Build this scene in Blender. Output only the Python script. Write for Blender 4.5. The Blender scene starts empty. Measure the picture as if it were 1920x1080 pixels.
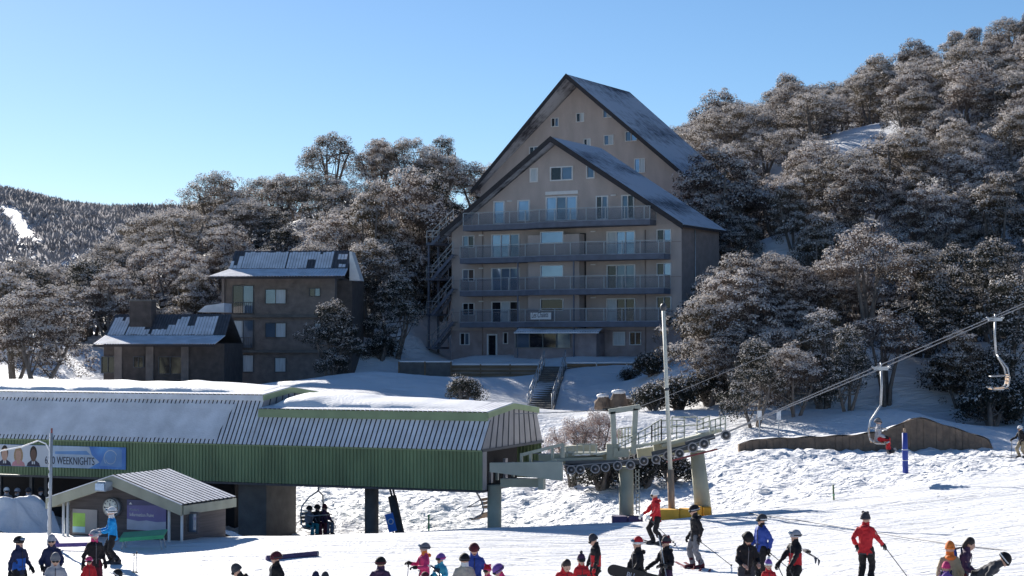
import bpy, bmesh, math, random
import numpy as np
from mathutils import Vector, Matrix, Euler
R = math.radians
random.seed(7)
# ------------------------------------------------------------------ camera, sky, sun, exposure
F = 3250.0; PITCH = R(1.73); CAMZ = 6.0
SC = bpy.context.scene; COL = SC.collection
cam_d = bpy.data.cameras.new('camera'); cam = bpy.data.objects.new('camera', cam_d); COL.objects.link(cam)
cam_d.sensor_width = 36; cam_d.lens = F / 1920 * 36; cam_d.clip_end = 5000; cam_d.clip_start = .5
cam.location = (0, 0, CAMZ); cam.rotation_euler = (R(90) + PITCH, 0, 0); SC.camera = cam
SUN_AZ = R(25); SUN_EL = R(23)                      # sun stands behind the lodges, to their left
wd = bpy.data.worlds.new('World'); SC.world = wd; wd.use_nodes = True
nt = wd.node_tree; bg = nt.nodes['Background']; sky = nt.nodes.new('ShaderNodeTexSky')
sky.sky_type = 'NISHITA'; sky.sun_disc = False; sky.sun_elevation = SUN_EL; sky.sun_rotation = -SUN_AZ
sky.altitude = 1600; sky.air_density = 1.0; sky.dust_density = 0.35; sky.ozone_density = 4.0
hsv = nt.nodes.new('ShaderNodeHueSaturation'); hsv.inputs['Saturation'].default_value = 1.08
nt.links.new(sky.outputs[0], hsv.inputs['Color']); nt.links.new(hsv.outputs[0], bg.inputs[0]); bg.inputs[1].default_value = 0.057
sl = bpy.data.lights.new('sun', 'SUN'); sl.energy = 4.5; sl.angle = R(.5); sl.color = (1, .94, .86)
so = bpy.data.objects.new('sun', sl); COL.objects.link(so)
sdir = Vector((-math.sin(SUN_AZ) * math.cos(SUN_EL), math.cos(SUN_AZ) * math.cos(SUN_EL), math.sin(SUN_EL)))
so.rotation_euler = sdir.to_track_quat('Z', 'Y').to_euler(); so.location = sdir * 60
vs = SC.view_settings; vs.view_transform = 'Standard'; vs.look = 'None'; vs.exposure = 1.0; vs.gamma = 1
SC.cycles.max_bounces = 6; SC.cycles.transparent_max_bounces = 8

# ------------------------------------------------------------------ helpers
def ray(px, py):
    xc = (px - 960) / F; yc = (540 - py) / F
    return Vector((xc, math.cos(PITCH) - yc * math.sin(PITCH), math.sin(PITCH) + yc * math.cos(PITCH)))
def at(px, py, Y):
    d = ray(px, py); k = Y / d.y
    return Vector((d.x * k, Y, CAMZ + d.z * k))
def proj(p):
    x, y, z = p[0], p[1], p[2] - CAMZ
    f = y * math.cos(PITCH) + z * math.sin(PITCH); u = -y * math.sin(PITCH) + z * math.cos(PITCH)
    return 960 + F * x / f, 540 - F * u / f
class Frame:                                        # an upright building frame: x along its front, y into it
    def __init__(s, ox, oy, oz, deg):
        s.o = Vector((ox, oy, oz)); s.a = R(deg)
        s.ex = Vector((math.cos(s.a), math.sin(s.a), 0)); s.ey = Vector((-math.sin(s.a), math.cos(s.a), 0))
    def hit(s, px, py, off=0.0):
        d = ray(px, py); c = Vector((0, 0, CAMZ))
        k = (off - (c - s.o).dot(s.ey)) / d.dot(s.ey); p = c + d * k - s.o
        return p.dot(s.ex), p.z
    def w(s, x, y, z): return s.o + s.ex * x + s.ey * y + Vector((0, 0, z))
def empty(name, loc=(0, 0, 0), rz=0, label=None, cat=None, group=None):
    o = bpy.data.objects.new(name, None); COL.objects.link(o); o.location = loc; o.rotation_euler = (0, 0, rz)
    o.empty_display_size = .1
    return tag(o, label, cat, group)
def tag(o, label=None, cat=None, group=None, kind=None):
    for k, v in (('label', label), ('category', cat), ('group', group), ('kind', kind)):
        if v: o[k] = v
    return o
def fobj(name, fr, label, cat, group=None): return empty(name, fr.o, fr.a, label, cat, group)

class MB:
    """collects shapes; build() links them as one mesh object"""
    def __init__(s): s.v = []; s.f = []; s.m = []; s.sm = []
    def add(s, vs, fs, mi=0, smooth=False):
        n = len(s.v); s.v += [tuple(v) for v in vs]
        for f in fs: s.f.append([i + n for i in f]); s.m.append(mi); s.sm.append(smooth)
        return s
    def box(s, x0, x1, y0, y1, z0, z1, mi=0):
        v = [(x, y, z) for z in (z0, z1) for y in (y0, y1) for x in (x0, x1)]
        return s.add(v, [(0, 2, 3, 1), (4, 5, 7, 6), (0, 1, 5, 4), (2, 6, 7, 3), (0, 4, 6, 2), (1, 3, 7, 5)], mi)
    def bar(s, a, b, w, h=None, mi=0, up=(0, 0, 1)):
        a = Vector(a); b = Vector(b); h = h or w; d = (b - a).normalized(); u = Vector(up)
        if abs(d.dot(u)) > .98: u = Vector((0, 1, 0))
        x = d.cross(u).normalized() * (w / 2); z = x.cross(d).normalized() * (h / 2)
        v = [p + q for p in (a, b) for q in (-x - z, x - z, x + z, -x + z)]
        return s.add(v, [(0, 1, 2, 3), (7, 6, 5, 4), (0, 4, 5, 1), (1, 5, 6, 2), (2, 6, 7, 3), (3, 7, 4, 0)], mi)
    def tube(s, pts, rad, seg=8, mi=0, cap=True, smooth=True, ell=None):
        pts = [Vector(p) for p in pts]; n = len(pts)
        if not isinstance(rad, (list, tuple)): rad = [rad] * n
        vs = []; ref = None
        for i, p in enumerate(pts):
            d = (pts[min(i + 1, n - 1)] - pts[max(i - 1, 0)]).normalized()
            if ref is None:
                ref = Vector((1, 0, 0)) if abs(d.x) < .9 else Vector((0, 1, 0))
            x = (ref - d * ref.dot(d)).normalized(); ref = x; y = d.cross(x)
            e = ell[i] if ell else 1.0
            for k in range(seg):
                t = 2 * math.pi * k / seg
                vs.append(p + x * (math.cos(t) * rad[i]) + y * (math.sin(t) * rad[i] * e))
        fs = [(i * seg + k, i * seg + (k + 1) % seg, (i + 1) * seg + (k + 1) % seg, (i + 1) * seg + k) for i in range(n - 1) for k in range(seg)]
        if cap: fs += [tuple(range(seg))[::-1], tuple(range((n - 1) * seg, n * seg))]
        return s.add(vs, fs, mi, smooth)
    def ball(s, c, r, seg=10, rings=7, mi=0, z0=-1.0, z1=1.0):
        c = Vector(c); r = r if isinstance(r, (tuple, list, Vector)) else (r, r, r); vs = []
        a0 = math.asin(z0); a1 = math.asin(z1)
        for i in range(rings + 1):
            a = a0 + (a1 - a0) * i / rings
            for k in range(seg):
                t = 2 * math.pi * k / seg
                vs.append((c.x + r[0] * math.cos(a) * math.cos(t), c.y + r[1] * math.cos(a) * math.sin(t), c.z + r[2] * math.sin(a)))
        fs = [(i * seg + k, i * seg + (k + 1) % seg, (i + 1) * seg + (k + 1) % seg, (i + 1) * seg + k) for i in range(rings) for k in range(seg)]
        fs += [tuple(range(seg))[::-1], tuple(range(rings * seg, (rings + 1) * seg))]
        return s.add(vs, fs, mi, True)
    def prism(s, poly, y0, y1, mi=0):                # polygon in xz, pushed along y
        n = len(poly); v = [(x, y0, z) for x, z in poly] + [(x, y1, z) for x, z in poly]
        fs = [tuple(range(n)), tuple(range(n, 2 * n))[::-1]] + [(i, i + n, (i + 1) % n + n, (i + 1) % n) for i in range(n)]
        return s.add(v, fs, mi)
    def slab(s, q, t, mi=0):                         # quad of four points given a thickness along -normal
        q = [Vector(p) for p in q]; n = (q[1] - q[0]).cross(q[3] - q[0]).normalized() * t
        v = q + [p - n for p in q]
        return s.add(v, [(0, 1, 2, 3), (7, 6, 5, 4), (0, 4, 5, 1), (1, 5, 6, 2), (2, 6, 7, 3), (3, 7, 4, 0)], mi)
    def ribbed(s, q, n, depth, top=.6, mi_top=0, mi_val=0):   # ribbed sheet on quad (bl, br, tr, tl); ribs run bl->tl
        a, b, c, d = [Vector(p) for p in q]; nr = (b - a).cross(d - a).normalized() * depth
        prof = []
        for i in range(n):
            for t, h in ((0, 0), ((1 - top) * .5, 0), ((1 - top) * .5 + .06, 1), (1 - .06, 1)):
                prof.append(((i + t) / n, h))
        prof.append((1.0, 0)); vs = []
        for t, h in prof: vs.append(a.lerp(b, t) + nr * h); vs.append(d.lerp(c, t) + nr * h)
        for i in range(len(prof) - 1):
            mi = mi_top if (prof[i][1] and prof[i + 1][1]) else mi_val
            s.add([vs[2 * i], vs[2 * i + 2], vs[2 * i + 3], vs[2 * i + 1]], [(0, 1, 2, 3)], mi)
        return s
    def build(s, name, mats, parent=None, loc=None, bevel=0):
        me = bpy.data.meshes.new(name); me.from_pydata(s.v, [], s.f)
        for m in (mats if isinstance(mats, (list, tuple)) else [mats]): me.materials.append(M[m])
        me.polygons.foreach_set('material_index', s.m); me.polygons.foreach_set('use_smooth', s.sm); me.update()
        o = bpy.data.objects.new(name, me); COL.objects.link(o)
        if parent: o.parent = parent
        if loc is not None: o.location = loc
        if bevel:
            b = o.modifiers.new('bevel', 'BEVEL'); b.width = bevel; b.segments = 2; b.limit_method = 'ANGLE'
        return o
def copy_tree(o, parent=None):
    c = o.copy(); COL.objects.link(c); c.parent = parent
    for ch in [x for x in o.children]: copy_tree(ch, c)
    return c
def text_mesh(name, body, size, mat, parent, loc, rot, align='LEFT', xs=1.0, shear=0.0):
    cu = bpy.data.curves.new(name, 'FONT'); cu.body = body; cu.size = size; cu.align_x = align; cu.shear = shear; cu.extrude = .004
    to = bpy.data.objects.new(name, cu); COL.objects.link(to)
    me = bpy.data.meshes.new_from_object(to.evaluated_get(bpy.context.evaluated_depsgraph_get()))
    bpy.data.objects.remove(to); bpy.data.curves.remove(cu)
    me.materials.clear(); me.materials.append(M[mat])
    o = bpy.data.objects.new(name, me); COL.objects.link(o); o.parent = parent; o.location = loc; o.rotation_euler = rot; o.scale = (xs, 1, 1)
    return o

# ------------------------------------------------------------------ materials
M = {}
def mat(name, col, rough=.7, var=.15, scale=6.0, bump=0.0, bscale=30.0, metal=0.0, col2=None, spec=.5, trans=0.0, stretch=(1, 1, 1)):
    m = bpy.data.materials.new(name); m.use_nodes = True; t = m.node_tree; p = t.nodes['Principled BSDF']
    p.inputs['Roughness'].default_value = rough; p.inputs['Metallic'].default_value = metal
    p.inputs['Specular IOR Level'].default_value = spec
    tc = t.nodes.new('ShaderNodeTexCoord'); mp = t.nodes.new('ShaderNodeMapping'); mp.inputs['Scale'].default_value = stretch
    t.links.new(tc.outputs['Object'], mp.inputs[0])
    n = t.nodes.new('ShaderNodeTexNoise'); n.inputs['Scale'].default_value = scale; n.inputs['Detail'].default_value = 5
    t.links.new(mp.outputs[0], n.inputs['Vector'])
    cr = t.nodes.new('ShaderNodeValToRGB'); e = cr.color_ramp.elements
    c2 = col2 or tuple(min(1, c * (1 + var)) for c in col); c1 = col if col2 else tuple(c * (1 - var) for c in col)
    e[0].position = .32; e[0].color = (*c1, 1); e[1].position = .68; e[1].color = (*c2, 1)
    t.links.new(n.outputs[0], cr.inputs[0]); t.links.new(cr.outputs[0], p.inputs['Base Color'])
    if bump:
        b = t.nodes.new('ShaderNodeBump'); b.inputs['Strength'].default_value = bump; b.inputs['Distance'].default_value = .05
        n2 = t.nodes.new('ShaderNodeTexNoise'); n2.inputs['Scale'].default_value = bscale; n2.inputs['Detail'].default_value = 4
        t.links.new(mp.outputs[0], n2.inputs['Vector']); t.links.new(n2.outputs[0], b.inputs['Height']); t.links.new(b.outputs[0], p.inputs['Normal'])
    if trans:
        tl = t.nodes.new('ShaderNodeBsdfTranslucent'); t.links.new(cr.outputs[0], tl.inputs[0])
        mx = t.nodes.new('ShaderNodeMixShader'); mx.inputs[0].default_value = trans; out = t.nodes['Material Output']
        t.links.new(p.outputs[0], mx.inputs[1]); t.links.new(tl.outputs[0], mx.inputs[2]); t.links.new(mx.outputs[0], out.inputs[0])
    M[name] = m; return m
def snow_mat():
    m = bpy.data.materials.new('snow'); m.use_nodes = True; t = m.node_tree; p = t.nodes['Principled BSDF']
    p.inputs['Base Color'].default_value = (.84, .85, .87, 1); p.inputs['Roughness'].default_value = .55; p.inputs['Specular IOR Level'].default_value = .25
    g = t.nodes.new('ShaderNodeNewGeometry'); at_ = t.nodes.new('ShaderNodeAttribute'); at_.attribute_name = 'rough'
    def noise(scale, stretch, rot, detail=4):
        mp = t.nodes.new('ShaderNodeMapping'); mp.inputs['Scale'].default_value = stretch; mp.inputs['Rotation'].default_value = (0, 0, rot)
        t.links.new(g.outputs['Position'], mp.inputs[0])
        n = t.nodes.new('ShaderNodeTexNoise'); n.inputs['Scale'].default_value = scale; n.inputs['Detail'].default_value = detail
        t.links.new(mp.outputs[0], n.inputs['Vector']); return n.outputs[0]
    def mth(op, *q):
        k = t.nodes.new('ShaderNodeMath'); k.operation = op
        for i, v in enumerate(q):
            if isinstance(v, (int, float)): k.inputs[i].default_value = v
            else: t.links.new(v, k.inputs[i])
        return k.outputs[0]
    def groove(v, c, w):                             # thin groove where the noise crosses a value
        return mth('MINIMUM', mth('DIVIDE', mth('ABSOLUTE', mth('SUBTRACT', v, c)), w), 1.0)
    tracks = mth('MULTIPLY', mth('MULTIPLY', groove(noise(1, (.10, 1.0, 1), R(-14), 2), .5, .012), groove(noise(1, (.13, 1.3, 1), R(9), 2), .52, .010)), groove(noise(1, (.08, .8, 1), R(-32), 2), .48, .010))
    soft = mth('ADD', noise(1, (.35, 4.0, 1), R(-12)), mth('ADD', noise(1, (.6, 7.0, 1), R(14), 5), mth('MULTIPLY', noise(9, (1, 1, 1), 0, 6), .5)))
    pist = mth('ADD', mth('MULTIPLY', soft, .085), mth('MULTIPLY', tracks, .07))
    vo = t.nodes.new('ShaderNodeTexVoronoi'); vo.inputs['Scale'].default_value = 2.6; mp = t.nodes.new('ShaderNodeMapping'); mp.inputs['Scale'].default_value = (.8, 1.3, 1); t.links.new(g.outputs['Position'], mp.inputs[0]); t.links.new(mp.outputs[0], vo.inputs['Vector'])
    tramp = mth('ADD', mth('MULTIPLY', noise(2.4, (1, 1.2, 1), 0, 7), .5), mth('MULTIPLY', mth('MINIMUM', vo.outputs['Distance'], .35), .35))
    r = at_.outputs['Fac']; h = mth('ADD', mth('MULTIPLY', pist, mth('SUBTRACT', 1.0, mth('MULTIPLY', r, .7))), mth('MULTIPLY', tramp, mth('MULTIPLY', r, .55)))
    bu = t.nodes.new('ShaderNodeBump'); bu.inputs['Strength'].default_value = 1.0; bu.inputs['Distance'].default_value = 1.0
    t.links.new(h, bu.inputs['Height']); t.links.new(bu.outputs[0], p.inputs['Normal']); M['snow'] = m
snow_mat()
def tree_tone(name, lo, hi):
    t = M[name].node_tree; cr = [n for n in t.nodes if n.type == 'VALTORGB'][0]; oi = t.nodes.new('ShaderNodeObjectInfo'); mr = t.nodes.new('ShaderNodeMapRange'); mr.inputs['To Min'].default_value = lo; mr.inputs['To Max'].default_value = hi
    hs_ = t.nodes.new('ShaderNodeHueSaturation'); t.links.new(oi.outputs['Random'], mr.inputs['Value']); t.links.new(mr.outputs[0], hs_.inputs['Value']); t.links.new(cr.outputs[0], hs_.inputs['Color'])
    for l in list(cr.outputs[0].links):
        if l.to_node != hs_: sk = l.to_socket; t.links.remove(l); t.links.new(hs_.outputs[0], sk)
mat('snow_lump', (.82, .83, .85), .6, .03, 3, .5, 9, spec=.25)
mat('frost', (.74, .75, .79), .7, .14, 1.2, .25, 14, spec=.2)
mat('frost_thin', (.30, .33, .40), .7, .30, 1.6, .2, 14, spec=.2)
mat('dirt', (.20, .15, .10), .9, .4, 3, .4, 8)
mat('leaf', (.06, .05, .034), .7, .4, 2.0, col2=(.125, .10, .07), spec=.3, trans=.25)
mat('leaf_pale', (.22, .15, .13), .8, .4, 2.0, col2=(.36, .27, .25), trans=.25)
mat('leaf_brown', (.065, .05, .042), .7, .4, 2.0, col2=(.125, .095, .08), spec=.3, trans=.25)
mat('leaf_dark', (.022, .026, .020), .7, .4, 2.0, col2=(.045, .045, .035), spec=.3, trans=.2)
mat('leaf_snow', (.72, .675, .65), .75, .12, 2.0, spec=.2, trans=.2)
mat('twig', (.20, .19, .195), .9, .3, .05, col2=(.32, .31, .32))
for n_ in ('leaf', 'leaf_brown', 'leaf_dark'): tree_tone(n_, .65, 1.3)
tree_tone('leaf_snow', .70, 1.05)
mat('bark', (.12, .10, .09), .9, .4, 3, .4, 12, col2=(.20, .175, .155))
mat('brick_tan', (.47, .405, .38), .9, .09, 1.2, .6, 9, stretch=(1, 1, .35))
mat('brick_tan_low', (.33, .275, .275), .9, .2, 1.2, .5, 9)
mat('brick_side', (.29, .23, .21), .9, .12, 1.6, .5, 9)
mat('brick_dark', (.19, .162, .15), .9, .2, 2.0, .5, 9)
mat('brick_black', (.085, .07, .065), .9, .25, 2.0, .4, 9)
mat('fascia_dark', (.030, .026, .030), .7, .2, 3)
mat('roof_tile', (.045, .045, .058), .85, .2, 2, .4, 6)
mat('roof_metal', (.085, .085, .095), .6, .2, 2)
mat('balcony', (.13, .145, .19), .7, .15, 2)
mat('concrete', (.26, .245, .22), .9, .15, 2, .3, 10)
mat('concrete_dark', (.13, .125, .12), .9, .2, 2, .3, 10)
mat('timber_wall', (.23, .155, .095), .9, .3, 1.5, .4, 10, stretch=(.4, .4, 6))
mat('white_paint', (.72, .72, .72), .5, .05, 4)
mat('cream_pole', (.70, .67, .56), .5, .06, 3)
mat('wood_pole', (.36, .25, .17), .85, .25, 3, .3, 12, stretch=(4, 4, .6))
mat('galv', (.42, .44, .46), .45, .12, 5, metal=.35)
mat('steel_dark', (.06, .065, .075), .5, .2, 5)
mat('rope', (.28, .28, .29), .6, .1, 5)
mat('curtain', (.52, .58, .62), .5, .15, 1.5, stretch=(6, 6, .6))
mat('green_wall', (.175, .235, .12), .65, .22, .9, .2, 5, stretch=(1, 1, .4))
mat('green_trim', (.27, .34, .19), .6, .10, 1.5)
mat('green_pale', (.41, .42, .35), .55, .10, 1.5)
mat('green_grey', (.36, .36, .28), .7, .14, 1.5)
mat('panel_grey', (.34, .32, .32), .6, .15, 1.2)
mat('green_bench', (.03, .36, .16), .4, .1, 3)
mat('purple', (.15, .085, .28), .6, .15, 3)
mat('purple_pad', (.075, .055, .14), .7, .2, 3)
mat('yellow_pad', (.80, .42, .04), .6, .12, 3)
mat('blue_pad', (.03, .06, .33), .6, .12, 3)
mat('blue_sign', (.03, .17, .55), .5, .1, 3)
mat('black', (.012, .012, .014), .7, .2, 6)
mat('rubber', (.06, .06, .062), .7, .2, 6)
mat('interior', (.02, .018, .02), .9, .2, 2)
mat('boards', (.115, .10, .10), .85, .18, 2, .3, 10, stretch=(.4, .4, 8))
mat('red_rail', (.24, .05, .05), .6, .2, 4)
mat('lime', (.36, .62, .12), .6, .1, 4)
mat('pale_blue', (.42, .66, .78), .6, .08, 4)
mat('clock_face', (.80, .80, .72), .5, .04, 4)
mat('sign_navy', (.055, .06, .16), .5, .12, 2)
mat('sign_violet', (.14, .13, .33), .5, .12, 2)
mat('sign_mist', (.38, .42, .52), .5, .12, 2)
mat('ban_pale', (.46, .55, .66), .5, .15, 1.2)
mat('ban_white', (.60, .62, .66), .5, .08, 1.2)
mat('ban_blue', (.05, .16, .50), .5, .25, 1.2, col2=(.14, .38, .75))
mat('ban_mid', (.16, .33, .62), .5, .15, 1.2)
mat('ink', (.012, .016, .05), .5, .1, 5)
mat('skin', (.55, .33, .24), .55, .06, 10)
mat('skin_dark', (.15, .08, .055), .55, .06, 10)
mat('hair_dark', (.03, .02, .016), .6, .2, 20)
mat('hair_blond', (.42, .27, .14), .6, .2, 20)
mat('pink_dress', (.60, .27, .29), .6, .1, 4)
mat('tan_rock', (.25, .18, .13), .9, .5, 2.5, 1.0, 6, col2=(.14, .105, .08))
def glass(name, col, metal, rough=.06):
    m = mat(name, col, rough, .15, .7, metal=metal, spec=.8)
glass('glass_sky', (.30, .42, .58), .55); glass('glass_dark', (.018, .02, .028), .0); glass('glass_mid', (.14, .20, .28), .4)
def cloth(name, col): mat('cl_' + name, col, .75, .10, 5, .35, 14, spec=.3)
for n_, c_ in dict(navy=(.022, .028, .075), blue=(.02, .10, .42), sky=(.01, .28, .66), black=(.014, .013, .016), red=(.52, .022, .03), pink=(.60, .045, .17),
                   beige=(.42, .38, .33), grey=(.18, .18, .20), ltgrey=(.38, .38, .42), white=(.74, .74, .74), turq=(.08, .45, .60), purple=(.19, .09, .36),
                   maroon=(.10, .018, .03), orange=(.75, .20, .04), khaki=(.36, .29, .19), dkgrey=(.055, .055, .065), royal=(.035, .075, .34), plum=(.06, .03, .075), teal=(.03, .22, .25)).items(): cloth(n_, c_)
def roof_frost_mat():
    m = bpy.data.materials.new('roof_frosted'); m.use_nodes = True; t = m.node_tree; p = t.nodes['Principled BSDF']; p.inputs['Roughness'].default_value = .8
    tc = t.nodes.new('ShaderNodeTexCoord')
    def nz(sc, st, det=3):
        mp = t.nodes.new('ShaderNodeMapping'); mp.inputs['Scale'].default_value = st; t.links.new(tc.outputs['Object'], mp.inputs[0])
        n = t.nodes.new('ShaderNodeTexNoise'); n.inputs['Scale'].default_value = sc; n.inputs['Detail'].default_value = det; t.links.new(mp.outputs[0], n.inputs['Vector']); return n.outputs[0]
    bands = nz(1, (.16, .05, .34)); fine = nz(1, (.4, 3.2, .4), 4); mot = nz(2.2, (1, 1, 1), 6)
    def mth(op, a, b):
        k = t.nodes.new('ShaderNodeMath'); k.operation = op
        for i, q in enumerate((a, b)):
            if isinstance(q, float): k.inputs[i].default_value = q
            else: t.links.new(q, k.inputs[i])
        return k.outputs[0]
    v = mth('ADD', mth('MULTIPLY', bands, 1.5), mth('ADD', mth('MULTIPLY', fine, .45), mth('MULTIPLY', mot, .5)))
    r = t.nodes.new('ShaderNodeValToRGB'); e = r.color_ramp.elements; e[0].position = .40; e[0].color = (.06, .06, .075, 1); e[1].position = .53; e[1].color = (.5, .52, .57, 1)
    t.links.new(mth('MULTIPLY', v, .42), r.inputs[0]); t.links.new(r.outputs[0], p.inputs['Base Color']); M['roof_frosted'] = m
roof_frost_mat()
# translucent balcony glazing
def clear(name, col, alpha):
    m = bpy.data.materials.new(name); m.use_nodes = True; p = m.node_tree.nodes['Principled BSDF']
    p.inputs['Base Color'].default_value = (*col, 1); p.inputs['Roughness'].default_value = .15; p.inputs['Alpha'].default_value = alpha; M[name] = m
clear('balcony_glass', (.16, .19, .25), .2)

# ------------------------------------------------------------------ terrain
def W(x, y, z): return Vector((x, y, z))
CTRL = [W(*p) for p in ((-25, 25, -.7), (0, 25, -.7), (10, 25, -.2), (25, 25, 1.2), (-25, 45, -.7), (-12, 45, -.7), (0, 45, -.7), (5, 47, -.45), (8.5, 41, .15), (14, 45, .6), (26, 45, 2),
    (-25, 56, -.75), (-12, 57, -.75), (-6, 57, -.7), (0, 57, -.65), (4.7, 57, -.6), (10, 57, -.1), (18, 57, .8), (28, 57, 2), (-22, 63, -1.0), (-14, 62, -.9),
    (-19, 68, -1.7), (-16, 68, -1.8), (-10, 68, -2.2), (-4, 67, -2.1), (0, 66.5, -1.9), (4, 67, -1.55), (7.2, 68.5, -.95), (-24, 76, -1.8), (-16, 76, -1.9), (-8, 75, -2.0),
    (-35.5, 175, 11), (-25, 185, 17), (-18.5, 188, 18.5), (-9.6, 195, 23.5), (-3.6, 195, 19), (-41, 165, 6.8), (-49, 165, 6), (-26.7, 155, 6.5), (-17, 155, 8.5), (-10.3, 160, 11), (-37, 140, 5.5),
    (-40, 230, 6), (-20, 230, 12), (0, 230, 16), (-62, 200, 4), (5, 165, 11), (15, 168, 12), (10, 185, 18), (20, 200, 24), (20, 235, 29),
    (23.3, 230, 29.5), (36, 240, 34), (53, 250, 39), (67, 258, 46), (77.5, 262, 49.5), (100, 262, 57), (50, 310, 36), (90, 310, 46), (20, 310, 26), (40, 135, 8), (55, 135, 10.5), (48, 100, 3), (62, 110, 6),
    (-16, 107, 2.2), (-16, 99.5, -1.2), (-9, 107, 2.3), (-9, 99.5, -1.3), (-2, 106, 2.0), (-2, 98.5, -1.3), (3.5, 103, 1.3), (3.5, 96, -1.1), (8.5, 102, 1.5), (8.5, 95.5, -.6), (-9, 91, -1.5), (-2, 90, -1.45), (-16, 90, -1.4), (-30, 85, -.4), (-30, 105, 2.6), (-45, 120, 4))]
CTRL += [at(*p) for p in ((430, 1010, 58.5), (640, 1001, 60.5), (900, 990, 61.9), (1100, 982, 62.5), (1290, 970, 63.6), (1560, 945, 64), (1750, 918, 64), (1920, 895, 64),
    (600, 932, 82), (800, 948, 80), (1000, 955, 79), (1130, 930, 80), (1400, 935, 72), (1560, 900, 75), (1560, 870, 82), (1697, 893, 73), (1900, 863, 78), (1400, 850, 86), (1650, 846, 88), (1900, 838, 92),
    (1700, 770, 102), (1500, 800, 98), (1850, 790, 106), (1600, 720, 112), (1750, 690, 118), (700, 752, 112), (880, 765, 112), (960, 742, 121), (1150, 742, 121), (960, 703, 131), (1150, 703, 131), (1020, 780, 115), (1027, 734, 125), (1036, 700, 131), (1250, 760, 113), (1350, 740, 111), (1200, 800, 100),
    (700, 655, 142), (760, 620, 150), (680, 700, 125), (80, 740, 105), (520, 740, 135), (420, 750, 131), (300, 745, 127), (1400, 620, 121), (1600, 640, 113), (1800, 640, 117), (1930, 640, 118),
    (1400, 480, 150), (1610, 260, 185), (1800, 350, 160), (1940, 400, 152), (1900, 200, 222))]
FA = Frame(13.5, 138.0, 4.5, -28.8); FB = Frame(16.2, 160.0, 9.0, -30.0)
for x in (-24, -18, -10, -3, 1): 
    for y in (-2.2, 3, 8): CTRL.append(FA.w(x, y, -.1 if x > -22 else .0))
for x in (-20, -10, 0): CTRL.append(FA.w(x, -9, -1.6)); CTRL.append(FB.w(x, 2, 1.5)); CTRL.append(FB.w(x, 14, 6))
CP = np.array([(p.x, p.y) for p in CTRL]); CZ = np.array([p.z for p in CTRL])
def tps(r2): return np.where(r2 > 1e-9, r2 * np.log(r2 + 1e-12) * .5, 0)
n_ = len(CP); A_ = np.zeros((n_ + 3, n_ + 3)); d2 = ((CP[:, None] - CP[None]) ** 2).sum(2)
A_[:n_, :n_] = tps(d2) + np.eye(n_) * 2.0; A_[:n_, n_] = 1; A_[:n_, n_ + 1:] = CP; A_[n_, :n_] = 1; A_[n_ + 1:, :n_] = CP.T
WT = np.linalg.solve(A_, np.concatenate([CZ, np.zeros(3)]))
def ground_np(x, y):
    out = np.zeros(x.shape); fx = x.ravel(); fy = y.ravel(); o = np.zeros(fx.shape)
    for i in range(0, len(fx), 20000):
        q = (fx[i:i + 20000, None] - CP[None, :, 0]) ** 2 + (fy[i:i + 20000, None] - CP[None, :, 1]) ** 2
        o[i:i + 20000] = tps(q) @ WT[:n_]
    return (o + WT[n_] + WT[n_ + 1] * fx + WT[n_ + 2] * fy).reshape(x.shape)
_h = np.random.RandomState(3).rand(256, 256)
def vnoise(x, y):
    xi = np.floor(x).astype(int); yi = np.floor(y).astype(int); fx = x - xi; fy = y - yi; fx = fx * fx * (3 - 2 * fx); fy = fy * fy * (3 - 2 * fy)
    g = lambda i, j: _h[i % 256, j % 256]
    return (g(xi, yi) * (1 - fx) + g(xi + 1, yi) * fx) * (1 - fy) + (g(xi, yi + 1) * (1 - fx) + g(xi + 1, yi + 1) * fx) * fy - .5
def sstep(a, b, x): t = np.clip((x - a) / (b - a), 0, 1); return t * t * (3 - 2 * t)
def crest(x): return np.interp(x, [-12, -9, -6, -1.2, 2.7, 6.5, 11.8, 19, 40], [58.6, 59, 60.5, 62, 62.6, 63.6, 64.2, 64.5, 65])
def detail(x, y):
    c = crest(x); rough = sstep(1, 4, y - c); far = sstep(95, 110, y)
    big = vnoise(x * .35, y * .35) * .5 + vnoise(x * .9 + 7, y * .9) * .22
    fine = np.abs(vnoise(x * 1.9, y * 1.9 + 9)) * .34 + vnoise(x * 3.1 + 3, y * 2.2) * .13
    tramp = sstep(66, 70, y) * (1 - sstep(88, 96, y))
    pist = vnoise(x * .25, y * .6) * .06 + vnoise(x * .8 + y * .2, y * 2.4) * .035
    return pist * (1 - rough) + rough * (big * .55 * (1 - .5 * far) + fine * (tramp * 1.15 + .16)) + far * vnoise(x * .2, y * .2) * .6
def G(x, y, raw=False):
    a = np.array([float(x)]); b = np.array([float(y)])
    return float(ground_np(a, b)[0] + (0 if raw else detail(a, b)[0]))
xs = np.concatenate([np.linspace(-170, -60, 23)[:-1], np.linspace(-60, -23, 40)[:-1], np.arange(-23, 28, .28), np.linspace(28, 70, 46)[1:], np.linspace(70, 190, 25)[1:]])
ys = np.concatenate([np.linspace(5, 36, 20)[:-1], np.arange(36, 92, .28), np.linspace(92, 160, 110)[1:], np.linspace(160, 330, 90)[1:]])
XX, YY = np.meshgrid(xs, ys); ZZ = ground_np(XX, YY); ZZ = np.clip(ZZ, -4, 62) + detail(XX, YY)
nx, ny = len(xs), len(ys); me = bpy.data.meshes.new('snow_ground')
idx = np.arange(nx * ny).reshape(ny, nx); q = np.stack([idx[:-1, :-1], idx[:-1, 1:], idx[1:, 1:], idx[1:, :-1]], -1).reshape(-1, 4)
me.from_pydata(np.stack([XX, YY, ZZ], -1).reshape(-1, 3).tolist(), [], q.tolist()); me.materials.append(M['snow'])
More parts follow.
